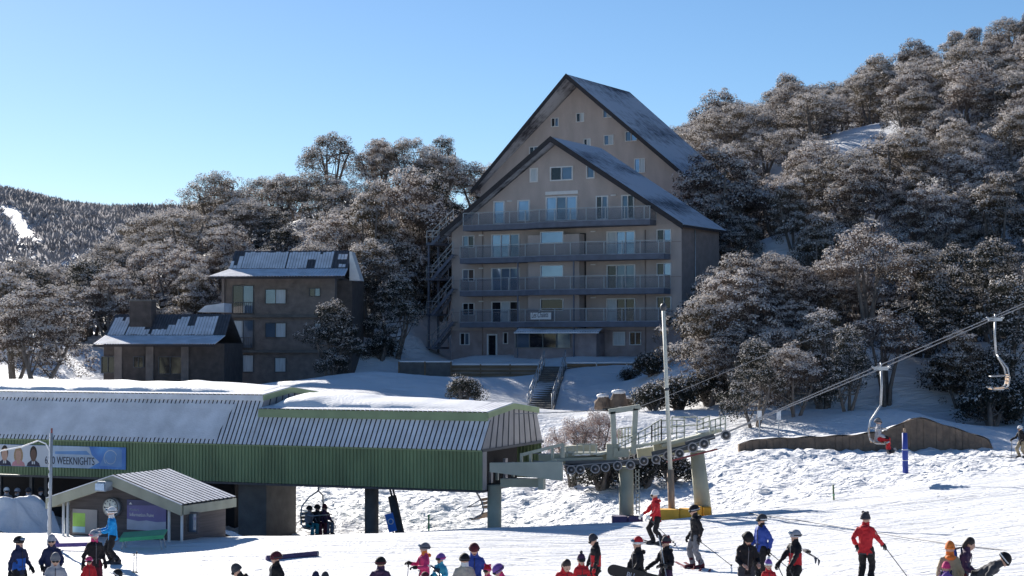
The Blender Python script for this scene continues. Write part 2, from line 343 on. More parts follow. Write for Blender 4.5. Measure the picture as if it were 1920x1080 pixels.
ra_ = me.attributes.new('rough', 'FLOAT', 'POINT'); ra_.data.foreach_set('value', (sstep(.5, 3.5, YY - crest(XX)) * (1 - .75 * sstep(94, 106, YY))).ravel().astype(np.float32))
me.polygons.foreach_set('use_smooth', [True] * len(me.polygons)); me.update()
gobj = bpy.data.objects.new('snow_ground', me); COL.objects.link(gobj); tag(gobj, kind='structure', label='snow covered ground rising to wooded slopes')
def on_ground(px, py, y0=30, y1=140):               # where the ray through a pixel meets the snow
    Y = y0
    while Y < y1:
        p = at(px, py, Y)
        if p.z <= G(p.x, p.y): return p
        Y += .25
    return at(px, py, y1)
# ------------------------------------------------------------------ building parts
def window(root, x0, x1, z0, z1, y, panes=('glass_sky',), fw=.07, frame='white_paint', name='window', cuts=None, proud=.11):
    b = MB(); n = len(panes); cuts = cuts or [i / n for i in range(n + 1)]
    b.box(x0, x0 + fw, y - proud, y + .03, z0, z1).box(x1 - fw, x1, y - proud, y + .03, z0, z1)
    b.box(x0 + fw, x1 - fw, y - proud, y + .03, z1 - fw, z1).box(x0 + fw, x1 - fw, y - proud, y + .03, z0, z0 + fw)
    cx = [x0 + fw + (x1 - x0 - 2 * fw) * c for c in cuts]
    for c in cx[1:-1]: b.box(c - fw * .4, c + fw * .4, y - proud + .005, y + .03, z0 + fw, z1 - fw)
    w = b.build(name, frame, root)
    for i, p in enumerate(panes):
        a0 = cx[i] + (fw * .4 if i else 0); a1 = cx[i + 1] - (fw * .4 if i < n - 1 else 0)
        MB().box(a0, a1, y - .008, y - .002, z0 + fw, z1 - fw).build('pane', p, w)
    return w
def pwin(root, fr, r, y, panes, **k):                # window from its outline in photo pixels
    x0, z0 = fr.hit(r[0], r[3], y); x1, z1 = fr.hit(r[2], r[1], y)
    xa, za = fr.hit(r[0], r[1], y); xb, zb = fr.hit(r[2], r[3], y)
    return window(root, x0, x1, (z0 + zb) / 2, (z1 + za) / 2, y, panes, **k)

# ================================================================== front gabled lodge
A = fobj('gabled_lodge', FA, 'five storey tan brick lodge with low gable, balconies and snowy dark roof', 'building')
AW = 21.3; EZ = 10.9; AX = -11.1; APEX = 18.0; AD = 7.9
wall = MB()
wall.prism([(-AW, -1.2), (0, -1.2), (0, EZ), (AX, APEX - .15), (-AW, EZ - .2)], 0, AD)
wall.build('wall', 'brick_tan', A)
# darker side face and ground floor cladding, 3 cm proud
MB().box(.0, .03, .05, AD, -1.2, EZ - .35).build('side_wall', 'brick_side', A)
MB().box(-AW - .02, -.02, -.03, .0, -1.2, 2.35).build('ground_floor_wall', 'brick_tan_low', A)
# projecting middle bay, with the shade to its right painted on
bx0 = FA.hit(990, 500, -1.0)[0]; bx1 = FA.hit(1086, 500, -1.0)[0]
MB().box(bx0, bx1, -1.0, 0, 2.3, 10.2).build('middle_bay', 'brick_tan', A)
sx = FA.hit(1093, 500, -.02)[0]; MB().box(sx - .28, sx + .28, -.04, 0, -.8, 10.3).build('bay_shade_strip', 'fascia_dark', A)  # flat near-black strip puts the shade beside the bay into colour
gx0 = FA.hit(964, 640, -1.6)[0]; gx1 = FA.hit(1118, 640, -1.6)[0]
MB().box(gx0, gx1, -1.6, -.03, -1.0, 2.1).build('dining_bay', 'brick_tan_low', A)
# roof: two slopes, overhanging in front
def gable_roof(root, w, ez, ax, apex, depth, over, prow, side, th, mat_top, back=.4):
    """slopes from eave to ridge with a fascia; prow lets the ridge run further out than the eaves"""
    r = None
    for sgn, xe in ((1, 0.0), (-1, -w)):
        sl = (apex - ez) / abs(ax - xe); xo = xe + sgn * side; zo = ez - sl * side
        e0 = Vector((xo, -over, zo)); e1 = Vector((xo, depth + back, zo)); r1 = Vector((ax, depth + back, apex)); r0 = Vector((ax, -over - prow, apex))
        q = [e0, e1, r1, r0] if sgn > 0 else [e1, e0, r0, r1]
        p = MB().slab(q, th, 0).build('roof_slope', mat_top, root)
        # barge board along the gable edge and gutter along the eave
        n = Vector((0, 0, 1)); d = (r0 - e0)
        MB().slab([e0 + Vector((0, -.06, .06)), r0 + Vector((0, -.06, .06)), r0 + Vector((0, -.06, -.42)), e0 + Vector((0, -.06, -.42))] if sgn < 0 else
                  [r0 + Vector((0, -.06, .06)), e0 + Vector((0, -.06, .06)), e0 + Vector((0, -.06, -.42)), r0 + Vector((0, -.06, -.42))], .05, 0).build('barge_board', 'fascia_dark', p)
        MB().bar(e0 + Vector((sgn * .06, 0, -.12)), e1 + Vector((sgn * .06, 0, -.12)), .12, .14).build('gutter', 'fascia_dark', p)
        if sgn > 0: r = (p, e0, e1, r1, r0)
    return r
ra = gable_roof(A, AW, EZ + .15, AX, APEX + .25, AD, .95, .25, .55, .22, 'roof_frosted')
# windows of the gable and of the storeys, traced storey by storey
GS, GD, GM, CU = 'glass_sky', 'glass_dark', 'glass_mid', 'curtain'
for r, p in (((994, 315, 1009, 342), (CU,)), ((1032, 312, 1075, 339), (GD, GM)), ((1100, 308, 1116, 335), (GM,)),
             ((926, 377, 947, 420), (GS,)), ((971, 375, 994, 415), (GS,)), ((1024, 368, 1083, 414), (GS, GM, GS)), ((1118, 367, 1141, 412), (GD, GM)), ((1166, 365, 1190, 411), (GM, GD))):
    pwin(A, FA, r, 0, p, fw=.10)
xa, za = FA.hit(1023, 366, -.08); xb, _ = FA.hit(1084, 366, -.08); MB().box(xa, xb, -.14, -.055, za + .0, za + .28).build('blind_box', 'white_paint', A)
for k, (zt, g1, g2, g3) in enumerate(((433, GS, GS, (CU, GS, GS)), (496, GS, GM, (GD, GM, GM)), (559, GD, GD, (CU, GD, GD)))):
    pwin(A, FA, (868, zt + 9, 890, zt + 32), 0, (GM, GD) if k < 2 else (GD, GD), fw=.06)
    pwin(A, FA, (922, zt + 6, 975, zt + 50), 0, (GS, GS, GM) if k == 0 else ((GS, GM, GM) if k == 1 else (GD, CU, GD)), fw=.08)
    pwin(A, FA, (1014, zt + 1, 1057, zt + 24), -1.0, (g1,), fw=.06)
    pwin(A, FA, (1138, zt, 1192, zt + 46), 0, g3, fw=.10)
    pwin(A, FA, (1232, zt - 3, 1259, zt + 21), 0, (GD, GS if k < 2 else GD), fw=.06)
pwin(A, FA, (863, 624, 881, 647), -.03, (GD, GM), fw=.06); pwin(A, FA, (944, 623, 953, 645), -.03, (GD,), fw=.06)
pwin(A, FA, (914, 626, 933, 671), -.03, (GD,), fw=.13, name='door')
pwin(A, FA, (967, 624, 1071, 653), -1.6, (GM, GD, GD, GM), fw=.07, frame='concrete')
pwin(A, FA, (1150, 622, 1173, 648), -.03, (CU,), fw=.07); pwin(A, FA, (1181, 622, 1203, 647), -.03, (GD, GD), fw=.06)
# corrugated awning over the dining bay
x0, z0 = FA.hit(965, 623, -2.2); x1, _ = FA.hit(1124, 623, -2.2)
MB().ribbed([(x0, -2.3, z0), (x1, -2.3, z0), (x1, -1.6, z0 + .28), (x0, -1.6, z0 + .28)], 34, .05, mi_top=0, mi_val=0).box(x0, x1, -2.34, -2.3, z0 - .1, z0 + .02).build('awning', 'frost', A)
for px, z0_, z1_ in ((905, -1.0, 11.2), (1210, -1.0, 10.4)):
    x = FA.hit(px, 500, -.06)[0]; MB().tube([(x, -.08, z0_), (x, -.08, z1_)], .045, 6).build('drain_pipe', 'brick_side', A)
for px, py in ((902, 441), (902, 503), (902, 565), (1112, 434), (1112, 496), (1112, 558), (955, 377), (1150, 366)):
    x, z = FA.hit(px, py, -.1); MB().box(x - .22, x + .22, -.14, 0, z - .05, z + .05).build('wall_lamp', 'white_paint', A)
for py in (455, 520, 583):
    z = FA.hit(1200, py, 0)[1]; MB().box(-AW + .02, -.02, -.012, 0, z - .02, z + .02).build('brick_course', 'brick_side', A)
# plinth strip, drain pipe on the right wall and small lamps above the doors
MB().tube([(.1, 2.6, -1), (.1, 2.6, EZ - .4)], .05, 6).build('drain_pipe', 'galv', A)
# balconies: slab stepping out in front of the bay, posts, rails, glazing
def balcony(lx, rx, ybot, yrail_l, level, label=None):
    zs = FA.hit(1090, ybot, -2.2)[1]; x0 = FA.hit(lx, ybot, -1.5)[0]; x1 = FA.hit(rx, ybot, -1.5)[0]; xm0 = FA.hit(1010, ybot, -2.2)[0]; xm1 = FA.hit(1098, ybot, -2.2)[0]
    plan = [(x0, 0), (x0, -1.5), (xm0 - 1.6, -1.6), (xm0, -2.15), (xm1, -2.15), (x1 - .4, -1.5), (x1, -1.3), (x1, 0)]
    n = len(plan); v = [(x, y, zs) for x, y in plan] + [(x, y, zs + .42) for x, y in plan]
    sb = MB().add(v, [tuple(range(n))[::-1], tuple(range(n, 2 * n))] + [(i, (i + 1) % n, (i + 1) % n + n, i + n) for i in range(n)])
    s = sb.build('balcony', 'balcony', A)
    edge = [Vector((x, y + (.06 if y < -.1 else 0), zs + .42)) for x, y in plan]
    def edge_points(step):
        pts = []
        for a, b in zip(edge[:-1], edge[1:]):
            m = max(1, round((b - a).length / step))
            pts += [a.lerp(b, i / m) for i in range(m)]
        return pts + [edge[-1]]
    P = edge_points(1.7)
    for p in P: MB().box(p.x - .03, p.x + .03, p.y - .03, p.y + .03, p.z, p.z + 1.05).build('post', 'galv', s)
    rl = MB(); 
    for a, b in zip(edge[:-1], edge[1:]): rl.bar(a + Vector((0, 0, 1.07)), b + Vector((0, 0, 1.07)), .06, .05)
    rl.build('rail', 'galv', s)
    for a, b in zip(P[:-1], P[1:]):
        d = (b - a).normalized() * .05
        MB().slab([a + d + Vector((0, 0, .08)), b - d + Vector((0, 0, .08)), b - d + Vector((0, 0, 1.0)), a + d + Vector((0, 0, 1.0))], .012).build('glazing', 'balcony_glass', s)
    fr = MB()
    for a, b in zip(edge[1:-2], edge[2:-1]): fr.bar(a + Vector((0, -.02, .02)), b + Vector((0, -.02, .02)), .16, .05)
    fr.build('slab_frost', 'frost_thin', s)
    return s
balcony(868, 1216, 424, 400, 4); balcony(862, 1243, 488, 460, 3); balcony(862, 1243, 552, 522, 2); balcony(862, 1243, 613, 584, 1)
# steel posts of the balconies
for px in (969, 1078):
    x, _ = FA.hit(px, 500, -1.75); MB().box(x - .05, x + .05, -1.62 - (.4 if px > 1000 else 0), -1.52 - (.4 if px > 1000 else 0), -.8, 8.2).build('balcony_post', 'balcony', A)
# outside stair on the left end: landings, flights, handrails
st = None
lv = [FA.hit(820, y, .8)[1] for y in (655, 588, 522, 456)]
tops = [FA.hit(870, y, -.5)[1] for y in (655, 610, 548, 484, 424)]
sp = MB(); sp.box(-AW - 2.6, -AW - 2.45, .3, .45, -1.2, lv[3] + .1); sp.box(-AW - 2.6, -AW - 2.45, 1.9, 2.05, -1.2, lv[3] + .1); sp.build('stair_post', 'balcony', A)
prev = -.3
for k in range(4):
    zl = lv[k] + (.0 if k else .2); zt = tops[k + 1] + .42
    land = MB().box(-AW - 2.7, -AW - 1.5, .2, 2.1, zl - .18, zl).build('stair_landing', 'balcony', A)
    rl = MB()
    for x, y in ((-AW - 2.65, .25), (-AW - 2.65, 2.05), (-AW - 1.55, 2.05), (-AW - 2.1, .25)): rl.bar((x, y, zl), (x, y, zl + 1.05), .05)
    for h in (.55, 1.05): rl.bar((-AW - 2.65, .25, zl + h), (-AW - 2.65, 2.05, zl + h), .05); rl.bar((-AW - 2.65, .25, zl + h), (-AW - 1.55, .25, zl + h), .05)
    rl.build('landing_rail', 'galv', land)
    for (a, b, y0) in (((-AW - 1.5, zl), (-AW + .6, zt), -.75),):
        fl = MB()
        for y in (y0, y0 + .9): fl.bar((a[0], y, a[1] - .12), (b[0], y, b[1] - .12), .06, .26)
        f = fl.build('stair_flight', 'balcony', A)
        for i in range(9):
            t = (i + .5) / 9; MB().box(a[0] + (b[0] - a[0]) * t - .13, a[0] + (b[0] - a[0]) * t + .13, y0, y0 + .9, a[1] + (b[1] - a[1]) * t - .03, a[1] + (b[1] - a[1]) * t).build('stair_tread', 'balcony', f)
        h = MB()
        for hh in (.5, 1.0): h.bar((a[0], y0, a[1] + hh), (b[0], y0, b[1] + hh), .05)
        for i in range(4):
            t = i / 3; p = (a[0] + (b[0] - a[0]) * t, y0, a[1] + (b[1] - a[1]) * t); h.bar(p, (p[0], p[1], p[2] + 1.0), .04)
        h.build('hand_rail', 'galv', f)
    MB().box(-AW - 1.55, -AW - 1.3, -.8, .25, zl - .18, zl).build('stair_bridge', 'balcony', land)
# name banner tied to the lowest balcony
x0, z0 = FA.hit(995, 599, -2.3); x1, z1 = FA.hit(1033, 586, -2.3)
bn = empty('name_banner', FA.w(x0, -2.32, z0), FA.a + R(1), 'white cloth banner lettered in dark blue tied to the lowest balcony of the tan lodge', 'banner')
MB().box(0, x1 - x0, 0, .02, 0, z1 - z0).build('cloth', 'white_paint', bn)
text_mesh('lettering', 'Les Chalets', .62, 'ink', bn, (.08, -.008, .14), (R(90), R(-2), 0), xs=.53, shear=.3)

# ================================================================== rear gabled lodge
B = fobj('gabled_lodge', FB, 'taller steep gabled tan lodge standing behind the balconied one', 'building')
BW = 22.3; BE = 12.2; BX = -11.15; BA = 21.8; BD = 10.3
MB().prism([(-BW, -1), (0, -1), (0, BE), (BX, BA - .2), (-BW, BE - .1)], 0, BD).build('wall', 'brick_tan', B)
rb = gable_roof(B, BW, BE + .2, BX, BA + .35, BD, .7, 2.1, .6, .28, 'roof_frosted')
for r, p in (((1034, 221, 1048, 238), (GD, GM)), ((1081, 212, 1096, 229), (GD, CU)), ((1131, 203, 1147, 221), (GM, CU)), ((993, 275, 1010, 292), (GD, GM)),
             ((1095, 260, 1108, 276), (GD, CU)), ((1133, 253, 1151, 272), (GM, CU)), ((1173, 246, 1195, 265), (GM, GS)), ((1190, 297, 1210, 324), (GS, CU))):
    pwin(B, FB, r, 0, p, fw=.06, frame='ltpaint' if False else 'white_paint')

# ================================================================== three storey dark brick lodge
FL = Frame(-13.9, 136.0, 1.9, -4.0)
L = fobj('brick_lodge', FL, 'three storey dark brick lodge with frosted corrugated roof beside bare trees', 'building')
LW = 8.9; h3 = FL.hit(520, 521)[1]; LD = 7.0
MB().prism([(-LW, -1.5), (0, -1.5), (0, h3 + .1), (-LW, h3 + .1)], 0, LD).build('wall', 'brick_dark', L)
for y in (593, 659):
    z = FL.hit(520, y)[1]; MB().box(-LW - .15, .1, -.35, .0, z - .1, z + .12).build('floor_slab', 'concrete_dark', L)
# balcony nook walls at the left, side wing at the right
MB().box(-LW, -LW + .2, -.5, 0, -1.5, h3).build('wing_wall', 'brick_dark', L); MB().box(.0, 1.2, 1.0, LD, -1.5, h3 - .2).build('side_wing', 'brick_black', L)
x0, z0 = FL.hit(390, 519, -2.3); x1, _ = FL.hit(646, 519, -2.3)
zt = FL.hit(500, 505, .4)[1]; zr = FL.hit(500, 471, 2.2)[1]
x2 = FL.hit(430, 505, .4)[0]; x3 = FL.hit(652, 505, .4)[0]
ro = MB().ribbed([(x0, -2.3, z0), (x1, -2.3, z0), (x3, .4, zt), (x2, .4, zt)], 46, .06, .62, 0, 0).build('eave_roof', ['frost'], L)
MB().box(x0, x1, -2.26, -2.18, z0 - .16, z0 - .01).build('gutter', 'fascia_dark', ro)
MB().ribbed([(x2, .4, zt), (x3, .4, zt), (x3, 2.2, zr), (x2, 2.2, zr)], 40, .05, .6, 0, 0).build('main_roof', ['roof_metal'], L)
MB().slab([(x2, 2.2, zr), (x3, 2.2, zr), (x3, 7.4, z0), (x2, 7.4, z0)], .08).build('rear_roof', 'roof_metal', L)
up = (Vector((x3, .4, zt)) - Vector((x2, .4, zt))).cross(Vector((x2, 2.2, zr)) - Vector((x2, .4, zt))).normalized() * .075
def frost_patch(root, P, cells, n, seed, matn='frost', name='roof_frost'):
    rnd = random.Random(seed); b = MB()
    for (u0, u1, v0, v1) in cells:
        m = max(1, int((u1 - u0) * n))
        for i in range(m):
            ua = u0 + (u1 - u0) * i / m; ub = ua + (u1 - u0) / m * .86; va = v0 + rnd.uniform(0, .03); vb = v1 - rnd.uniform(0, .05) - (rnd.random() < .12) * rnd.uniform(.1, .3)
            b.slab([P(ua, va), P(ub, va), P(ub, vb), P(ua, vb)], .03)
    o = b.build(name, matn, root); o['kind'] = 'stuff'
PL = lambda u, v: Vector((x2, .4, zt)).lerp(Vector((x3, .4, zt)), u).lerp(Vector((x2, 2.2, zr)).lerp(Vector((x3, 2.2, zr)), u), v) + up
frost_patch(L, PL, [(.0, .06, .02, .45), (.06, .1, .02, .7), (.1, .47, .02, .93), (.48, .65, .02, .93), (.65, .72, .5, .93), (.72, .86, .02, .93), (.9, .98, .5, .8), (.92, .98, .05, .25)], 46, 3)
MB().prism([(0, z0 - .2), (.0, zr - .1), (.15, zr - .1), (.9, z0 - .2)], 1.2, 3.0).build('end_gable', 'white_paint', L, loc=(x3, 0, 0))
for r, p, f in (((436, 535, 476, 588), (GD, 'glass_mid'), 'steel_dark'), ((497, 542, 537, 570), (GM, CU), 'concrete_dark'), ((580, 540, 601, 556), (GD, GM), 'steel_dark'), ((436, 600, 476, 653), (CU, GM), 'steel_dark'), ((497, 605, 537, 633), (GM, CU), 'concrete_dark'),
             ((590, 605, 603, 616), (CU,), 'concrete_dark'), ((435, 665, 476, 698), (GM, CU), 'steel_dark'), ((515, 670, 537, 698), (CU,), 'steel_dark')):
    pwin(L, FL, r, 0, p, fw=.05, frame=f)
for k, y in enumerate((593, 659)):
    z = FL.hit(450, y)[1] + .12; b = MB(); xx0 = FL.hit(432, y)[0]; xx1 = FL.hit(478, y)[0]
    for i in range(14): b.bar((xx0 + (xx1 - xx0) * i / 13, -.3, z), (xx0 + (xx1 - xx0) * i / 13, -.3, z + .95), .025)
    b.bar((xx0, -.3, z + .97), (xx1, -.3, z + .97), .05); b.build('balcony_rail', 'steel_dark', L)

# ================================================================== low lodge with chimney
FC = Frame(-21.2, 126.0, 2.2, -2.0)
Cc = fobj('low_lodge', FC, 'low dark brick lodge with square chimney and patchy frosted roof', 'building')
x0, z0 = FC.hit(174, 646, -1.8); x1, _ = FC.hit(402, 646, -1.8); zt = FC.hit(300, 630, .6)[1]; zr = FC.hit(300, 590, 2.8)[1]
MB().box(x0 + .3, x1 + .35, 0, 7, -2, z0 + .05).build('wall', 'brick_black', Cc)
for r in ((190, 668, 216, 700), (250, 668, 270, 690), (297, 668, 342, 702)): pwin(Cc, FC, r, 0, (GD, GD), fw=.06, frame='steel_dark')
for px in (222, 281, 347):
    x = FC.hit(px, 680)[0]; MB().box(x - .28, x + .28, -.12, 0, -2, z0).build('pier', 'brick_dark', Cc)
er = MB().ribbed([(x0, -1.8, z0), (x1, -1.8, z0), (x1 + .3, .6, zt), (x0 + .2, .6, zt)], 46, .06, .62, 0, 0).build('eave_roof', 'frost', Cc)
MB().box(x0, x1, -1.76, -1.68, z0 - .16, z0 - .01).build('gutter', 'fascia_dark', er)
q = [Vector(p) for p in ((x0 + .2, .6, zt), (x1 + .3, .6, zt), (x1 + .3, 2.8, zr), (x0 + .4, 2.8, zr))]
MB().ribbed(q, 44, .05, .6, 0, 0).build('main_roof', 'roof_metal', Cc)
MB().slab([q[3], q[2], Vector((x1 + .3, 7.4, z0)), Vector((x0 + .4, 7.4, z0))], .08).build('rear_roof', 'roof_metal', Cc)
upc = (q[1] - q[0]).cross(q[3] - q[0]).normalized() * .075
frost_patch(Cc, lambda u, v: q[0].lerp(q[1], u).lerp(q[3].lerp(q[2], u), v) + upc, [(.02, .16, .02, .86), (.17, .31, .02, .9), (.31, .5, .02, .3), (.5, .56, .02, .5), (.56, .66, .02, .88), (.66, .72, .02, .45), (.72, .9, .02, .9)], 44, 8)
xc0 = FC.hit(244, 600, 1.6)[0]; xc1 = FC.hit(285, 600, 1.6)[0]; zc = FC.hit(264, 565, 1.6)[1]
ch = MB().box(xc0, xc1, 1.4, 2.9, zt, zc).build('chimney', 'brick_black', Cc); MB().box(xc0 - .08, xc1 + .08, 1.32, 2.98, zc, zc + .12).build('chimney_cap', 'concrete_dark', ch)
MB().prism([(FC.hit(370, 585, 5)[0], FC.hit(370, 585, 5)[1]), (FC.hit(420, 585, 5)[0], FC.hit(420, 585, 5)[1]), (FC.hit(420, 568, 5)[0], FC.hit(420, 568, 5)[1]), (FC.hit(385, 573, 5)[0], FC.hit(385, 573, 5)[1])], 5, 8).build('wing_roof', 'frost', Cc)

# ================================================================== terrace walls and stairs below the gabled lodge
for i, (pa, pb, lab) in enumerate((((748, 679), (846, 683), 'grey stone retaining wall under the outside stair of the tan lodge'), ((846, 684), (1012, 684), 'brown timber retaining wall left of the snowy steps'), ((1062, 681), (1232, 681), 'brown timber retaining wall right of the snowy steps'))):
    Ya = 135.5 - (1.5 if i == 2 else 0); a = at(*pa, Ya); b = at(*pb, Ya - .5)
    w = empty('retaining_wall', (a.x, a.y, a.z), math.atan2(b.y - a.y, b.x - a.x), lab, 'wall')
    l = (Vector((b.x, b.y, 0)) - Vector((a.x, a.y, 0))).length; n = max(2, round(l / 2.4))
    for k in range(n):
        if i == 0: MB().box(l * k / n, l * (k + 1) / n - .02, 0, .3, -1.6, -.02 * k).build('stone_block', 'concrete_dark', w)
        else:
            for j in range(4): MB().box(l * k / n + .02, l * (k + 1) / n - .02, 0, .12, -.02 - (j + 1) * .3, -.04 - j * .3).build('plank', 'timber_wall', w)
    for k in range(n + 1): MB().box(l * k / n - .05, l * k / n + .05, -.09, .0, -1.6, .05).build('post', 'galv' if i == 2 else 'timber_wall', w)
    MB().box(0, l, .0, 1.2, -.01, .09).build('snow_cap', 'snow_lump', w)
S0 = at(1040, 684, 133.5); S1 = at(1012, 768, 117.0)
sw = empty('stairway', S1, 0, 'steep snowy outdoor steps with galvanised handrails climbing to the tan lodge terrace', 'stairs')
dv = S0 - S1; n = 22; pr = Vector((dv.y, -dv.x, 0)).normalized()
for i in range(n):
    p = dv * ((i + .5) / n); e = dv / n
    a = p - pr * .75 - Vector((e.x, e.y, 0)) * .5; 
    MB().slab([p - pr * .8 - e * .5, p + pr * .8 - e * .5, p + pr * .8 + Vector((e.x, e.y, -e.z)) * .5, p - pr * .8 + Vector((e.x, e.y, -e.z)) * .5], .12).build('tread', 'concrete_dark', sw)
for sd in (-1, 1):
    MB().bar(pr * .86 * sd + Vector((0, 0, -.25)), dv + pr * .86 * sd + Vector((0, 0, -.25)), .1, .4).build('stringer', 'concrete_dark', sw)
    for (t0, t1) in ((0, .45), (.5, 1.02)):
        h = MB()
        for hh in (.55, 1.05): h.tube([dv * t0 + pr * .82 * sd + Vector((0, 0, hh)), dv * t1 + pr * .82 * sd + Vector((0, 0, hh))], .035, 6)
        for k in range(5):
            p = dv * (t0 + (t1 - t0) * k / 4) + pr * .82 * sd; h.tube([p - Vector((0, 0, .2)), p + Vector((0, 0, 1.07))], .035, 6)
        h.build('hand_rail', 'galv', sw)
# ------------------------------------------------------------------ snow gums and shrubs
def leaf_mesh(name, rs, clumps, nleaf, size, snow, leafmat, low=-.75, flat=.88):
    """clumps: (x, y, z, r, exposure). leaf-sized faces on each clump; upper faces of exposed clumps carry snow"""
    V = []; Fm = []
    for (cx, cy, cz, r, ex) in clumps:
        m = int(nleaf * (r / .6) ** 1.6) + 6
        d = rs.normal(size=(m, 3)); d /= np.linalg.norm(d, axis=1)[:, None]
        keep = d[:, 2] > low - rs.rand(m) * .3; d = d[keep]; m = len(d)
        rad = r * rs.uniform(.72, 1.06, (m, 1)); P = np.array([cx, cy, cz]) + d * rad * np.array([1, 1, flat])
        isn = (rs.rand(m) < np.clip((d[:, 2] + .12) * 2.2, 0, 1) * snow * ex)
        nrm = d + rs.normal(size=(m, 3)) * np.where(isn, .28, .6)[:, None]; nrm[:, 2] += np.where(isn, .35, 0); nrm /= np.linalg.norm(nrm, axis=1)[:, None]
        t = np.cross(nrm, rs.normal(size=(m, 3))); t /= np.linalg.norm(t, axis=1)[:, None] + 1e-9; b = np.cross(nrm, t)
        s = size * rs.uniform(.6, 1.25, (m, 1)); asp = np.where(isn, .8, .5)[:, None]
        P = P + np.where(isn, .05, 0)[:, None] * np.array([0, 0, 1])
        V.append(np.stack([P - t * s * .5, P + b * s * .5 * asp, P + t * s * .5, P - b * s * .5 * asp], 1)); Fm.append(isn)
    V = np.concatenate(V).reshape(-1, 3); mi = np.concatenate(Fm).astype(int); n = len(mi)
    me = bpy.data.meshes.new(name); me.vertices.add(4 * n); me.vertices.foreach_set('co', V.ravel()); me.loops.add(4 * n); me.loops.foreach_set('vertex_index', np.arange(4 * n))
    me.polygons.add(n); me.polygons.foreach_set('loop_start', np.arange(0, 4 * n, 4)); me.polygons.foreach_set('loop_total', np.full(n, 4)); me.materials.append(M[leafmat]); me.materials.append(M['leaf_snow'])
    me.polygons.foreach_set('material_index', mi); me.update(calc_edges=True); me.validate(); return me
def tree_proto(seed, Rr, H, base, ncl, style, snow, leafmat, nleaf=135, size=.135):
    rs = np.random.RandomState(seed); cl = []
    if style == 'umbrella':
        for i in range(ncl):
            a = rs.uniform(0, 6.283); u = math.sqrt(rs.rand()); r = Rr * u * (1 + .25 * math.sin(2 * a + seed) + .15 * math.sin(5 * a))
            z = base + (H - base) * (.35 + .65 * (1 - u ** 2.2)) * rs.uniform(.82, 1.0) - (rs.rand() < .35) * rs.uniform(.3, 2.0)
            cl.append((r * math.cos(a), r * math.sin(a), z, rs.uniform(.35, .7), 1.0))
    else:
        lobes = []; nl = rs.randint(8, 12)
        for k in range(nl):
            t = k / (nl - 1); a = rs.uniform(0, 6.283); lr = Rr * rs.uniform(.34, .52); rad = Rr * (.72 - .62 * t) * rs.uniform(.6, 1.1); lobes.append((rad * math.cos(a + k * 2.4), rad * math.sin(a + k * 2.4), base + lr * .6 + (H - base - lr * 1.5) * t ** .8, lr))
        for i in range(ncl):
            lx, ly, lz, lr = lobes[rs.randint(nl)]; d = rs.normal(size=3); d /= np.linalg.norm(d)
            if d[2] < -.55: d[2] *= -.6
            cl.append((lx + d[0] * lr, ly + d[1] * lr, lz + d[2] * lr * .9, rs.uniform(.26, .52) * (1.25 if rs.rand() < .3 else 1), 1.0 if d[2] > -.1 else .5))
    crown = leaf_mesh('crown', rs, cl, nleaf, size, snow, leafmat)
    tb = MB(); ns = 4 if style == 'umbrella' else 3
    for k in range(ns):
        a = 6.283 * k / ns + rs.rand(); p0 = Vector((.18 * math.cos(a), .18 * math.sin(a), -.5)); sp = Rr * rs.uniform(.25, .45)
        p1 = Vector((sp * .35 * math.cos(a), sp * .35 * math.sin(a), base * .5)); p2 = Vector((sp * math.cos(a + .2), sp * math.sin(a + .2), base + (H - base) * .3)); p3 = Vector((sp * 1.5 * math.cos(a + .3), sp * 1.5 * math.sin(a + .3), base + (H - base) * .75))
        tb.tube([p0, p1, p2, p3], [.2, .15, .1, .04], 6)
        for j in range(7):
            c = cl[rs.randint(len(cl))]; e = Vector(c[:3]); s = p1.lerp(p2, rs.rand()) if rs.rand() < .5 else p2.lerp(p3, rs.rand()); m = s.lerp(e, .5) - Vector((0, 0, .15))
            if (e - s).length < Rr * 1.3: tb.tube([s, m, e], [.06, .04, .02], 4, cap=False)
    to = tb.build('trunk', 'bark'); tm = to.data; bpy.data.objects.remove(to)
    return tm, crown, (Rr, H)
PROTO = {}
for k, a in dict(um1=(11, 3.4, 7.4, 3.0, 120, 'umbrella', .78, 'leaf'), um2=(12, 2.7, 8.0, 3.4, 100, 'umbrella', .66, 'leaf_brown'), um3=(13, 3.9, 6.8, 2.0, 150, 'umbrella', .88, 'leaf'),
                 ro1=(14, 3.0, 6.8, .8, 210, 'round', .86, 'leaf'), ro2=(15, 3.7, 7.6, .8, 270, 'round', .92, 'leaf_brown'), ro3=(16, 3.0, 7.2, .8, 200, 'round', .5, 'leaf_dark'), ro4=(17, 3.3, 5.8, .6, 230, 'round', .95, 'leaf_brown'), ro5=(21, 2.6, 8.4, 1.2, 210, 'round', .8, 'leaf'), ro6=(22, 4.2, 6.6, .6, 280, 'round', .86, 'leaf'), yg=(23, 3.2, 6.5, 2.2, 110, 'umbrella', .6, 'leaf_pale'),
                 sh1=(18, 1.9, 2.8, .3, 110, 'round', .7, 'leaf_brown'), sh2=(19, 1.5, 2.0, .2, 80, 'round', .25, 'leaf_dark')).items(): PROTO[k] = tree_proto(*a)
LOOK = dict(yg='young gum', um1='tall flat topped snow gum with leaning pale stems', um2='tall narrow snow gum with open umbrella crown', um3='broad umbrella crowned snow gum heavy with frost',
            ro1='round crowned snow gum powdered with snow', ro2='wide billowing snow gum with many frosted lobes', ro3='dark compact snow gum lightly dusted', ro4='low pale snow gum thick with rime', ro5='tall narrow snow gum with piled frosted lobes', ro6='spreading snow gum with heaped crown', sh1='small rounded frosted shrub', sh2='small dark shrub')
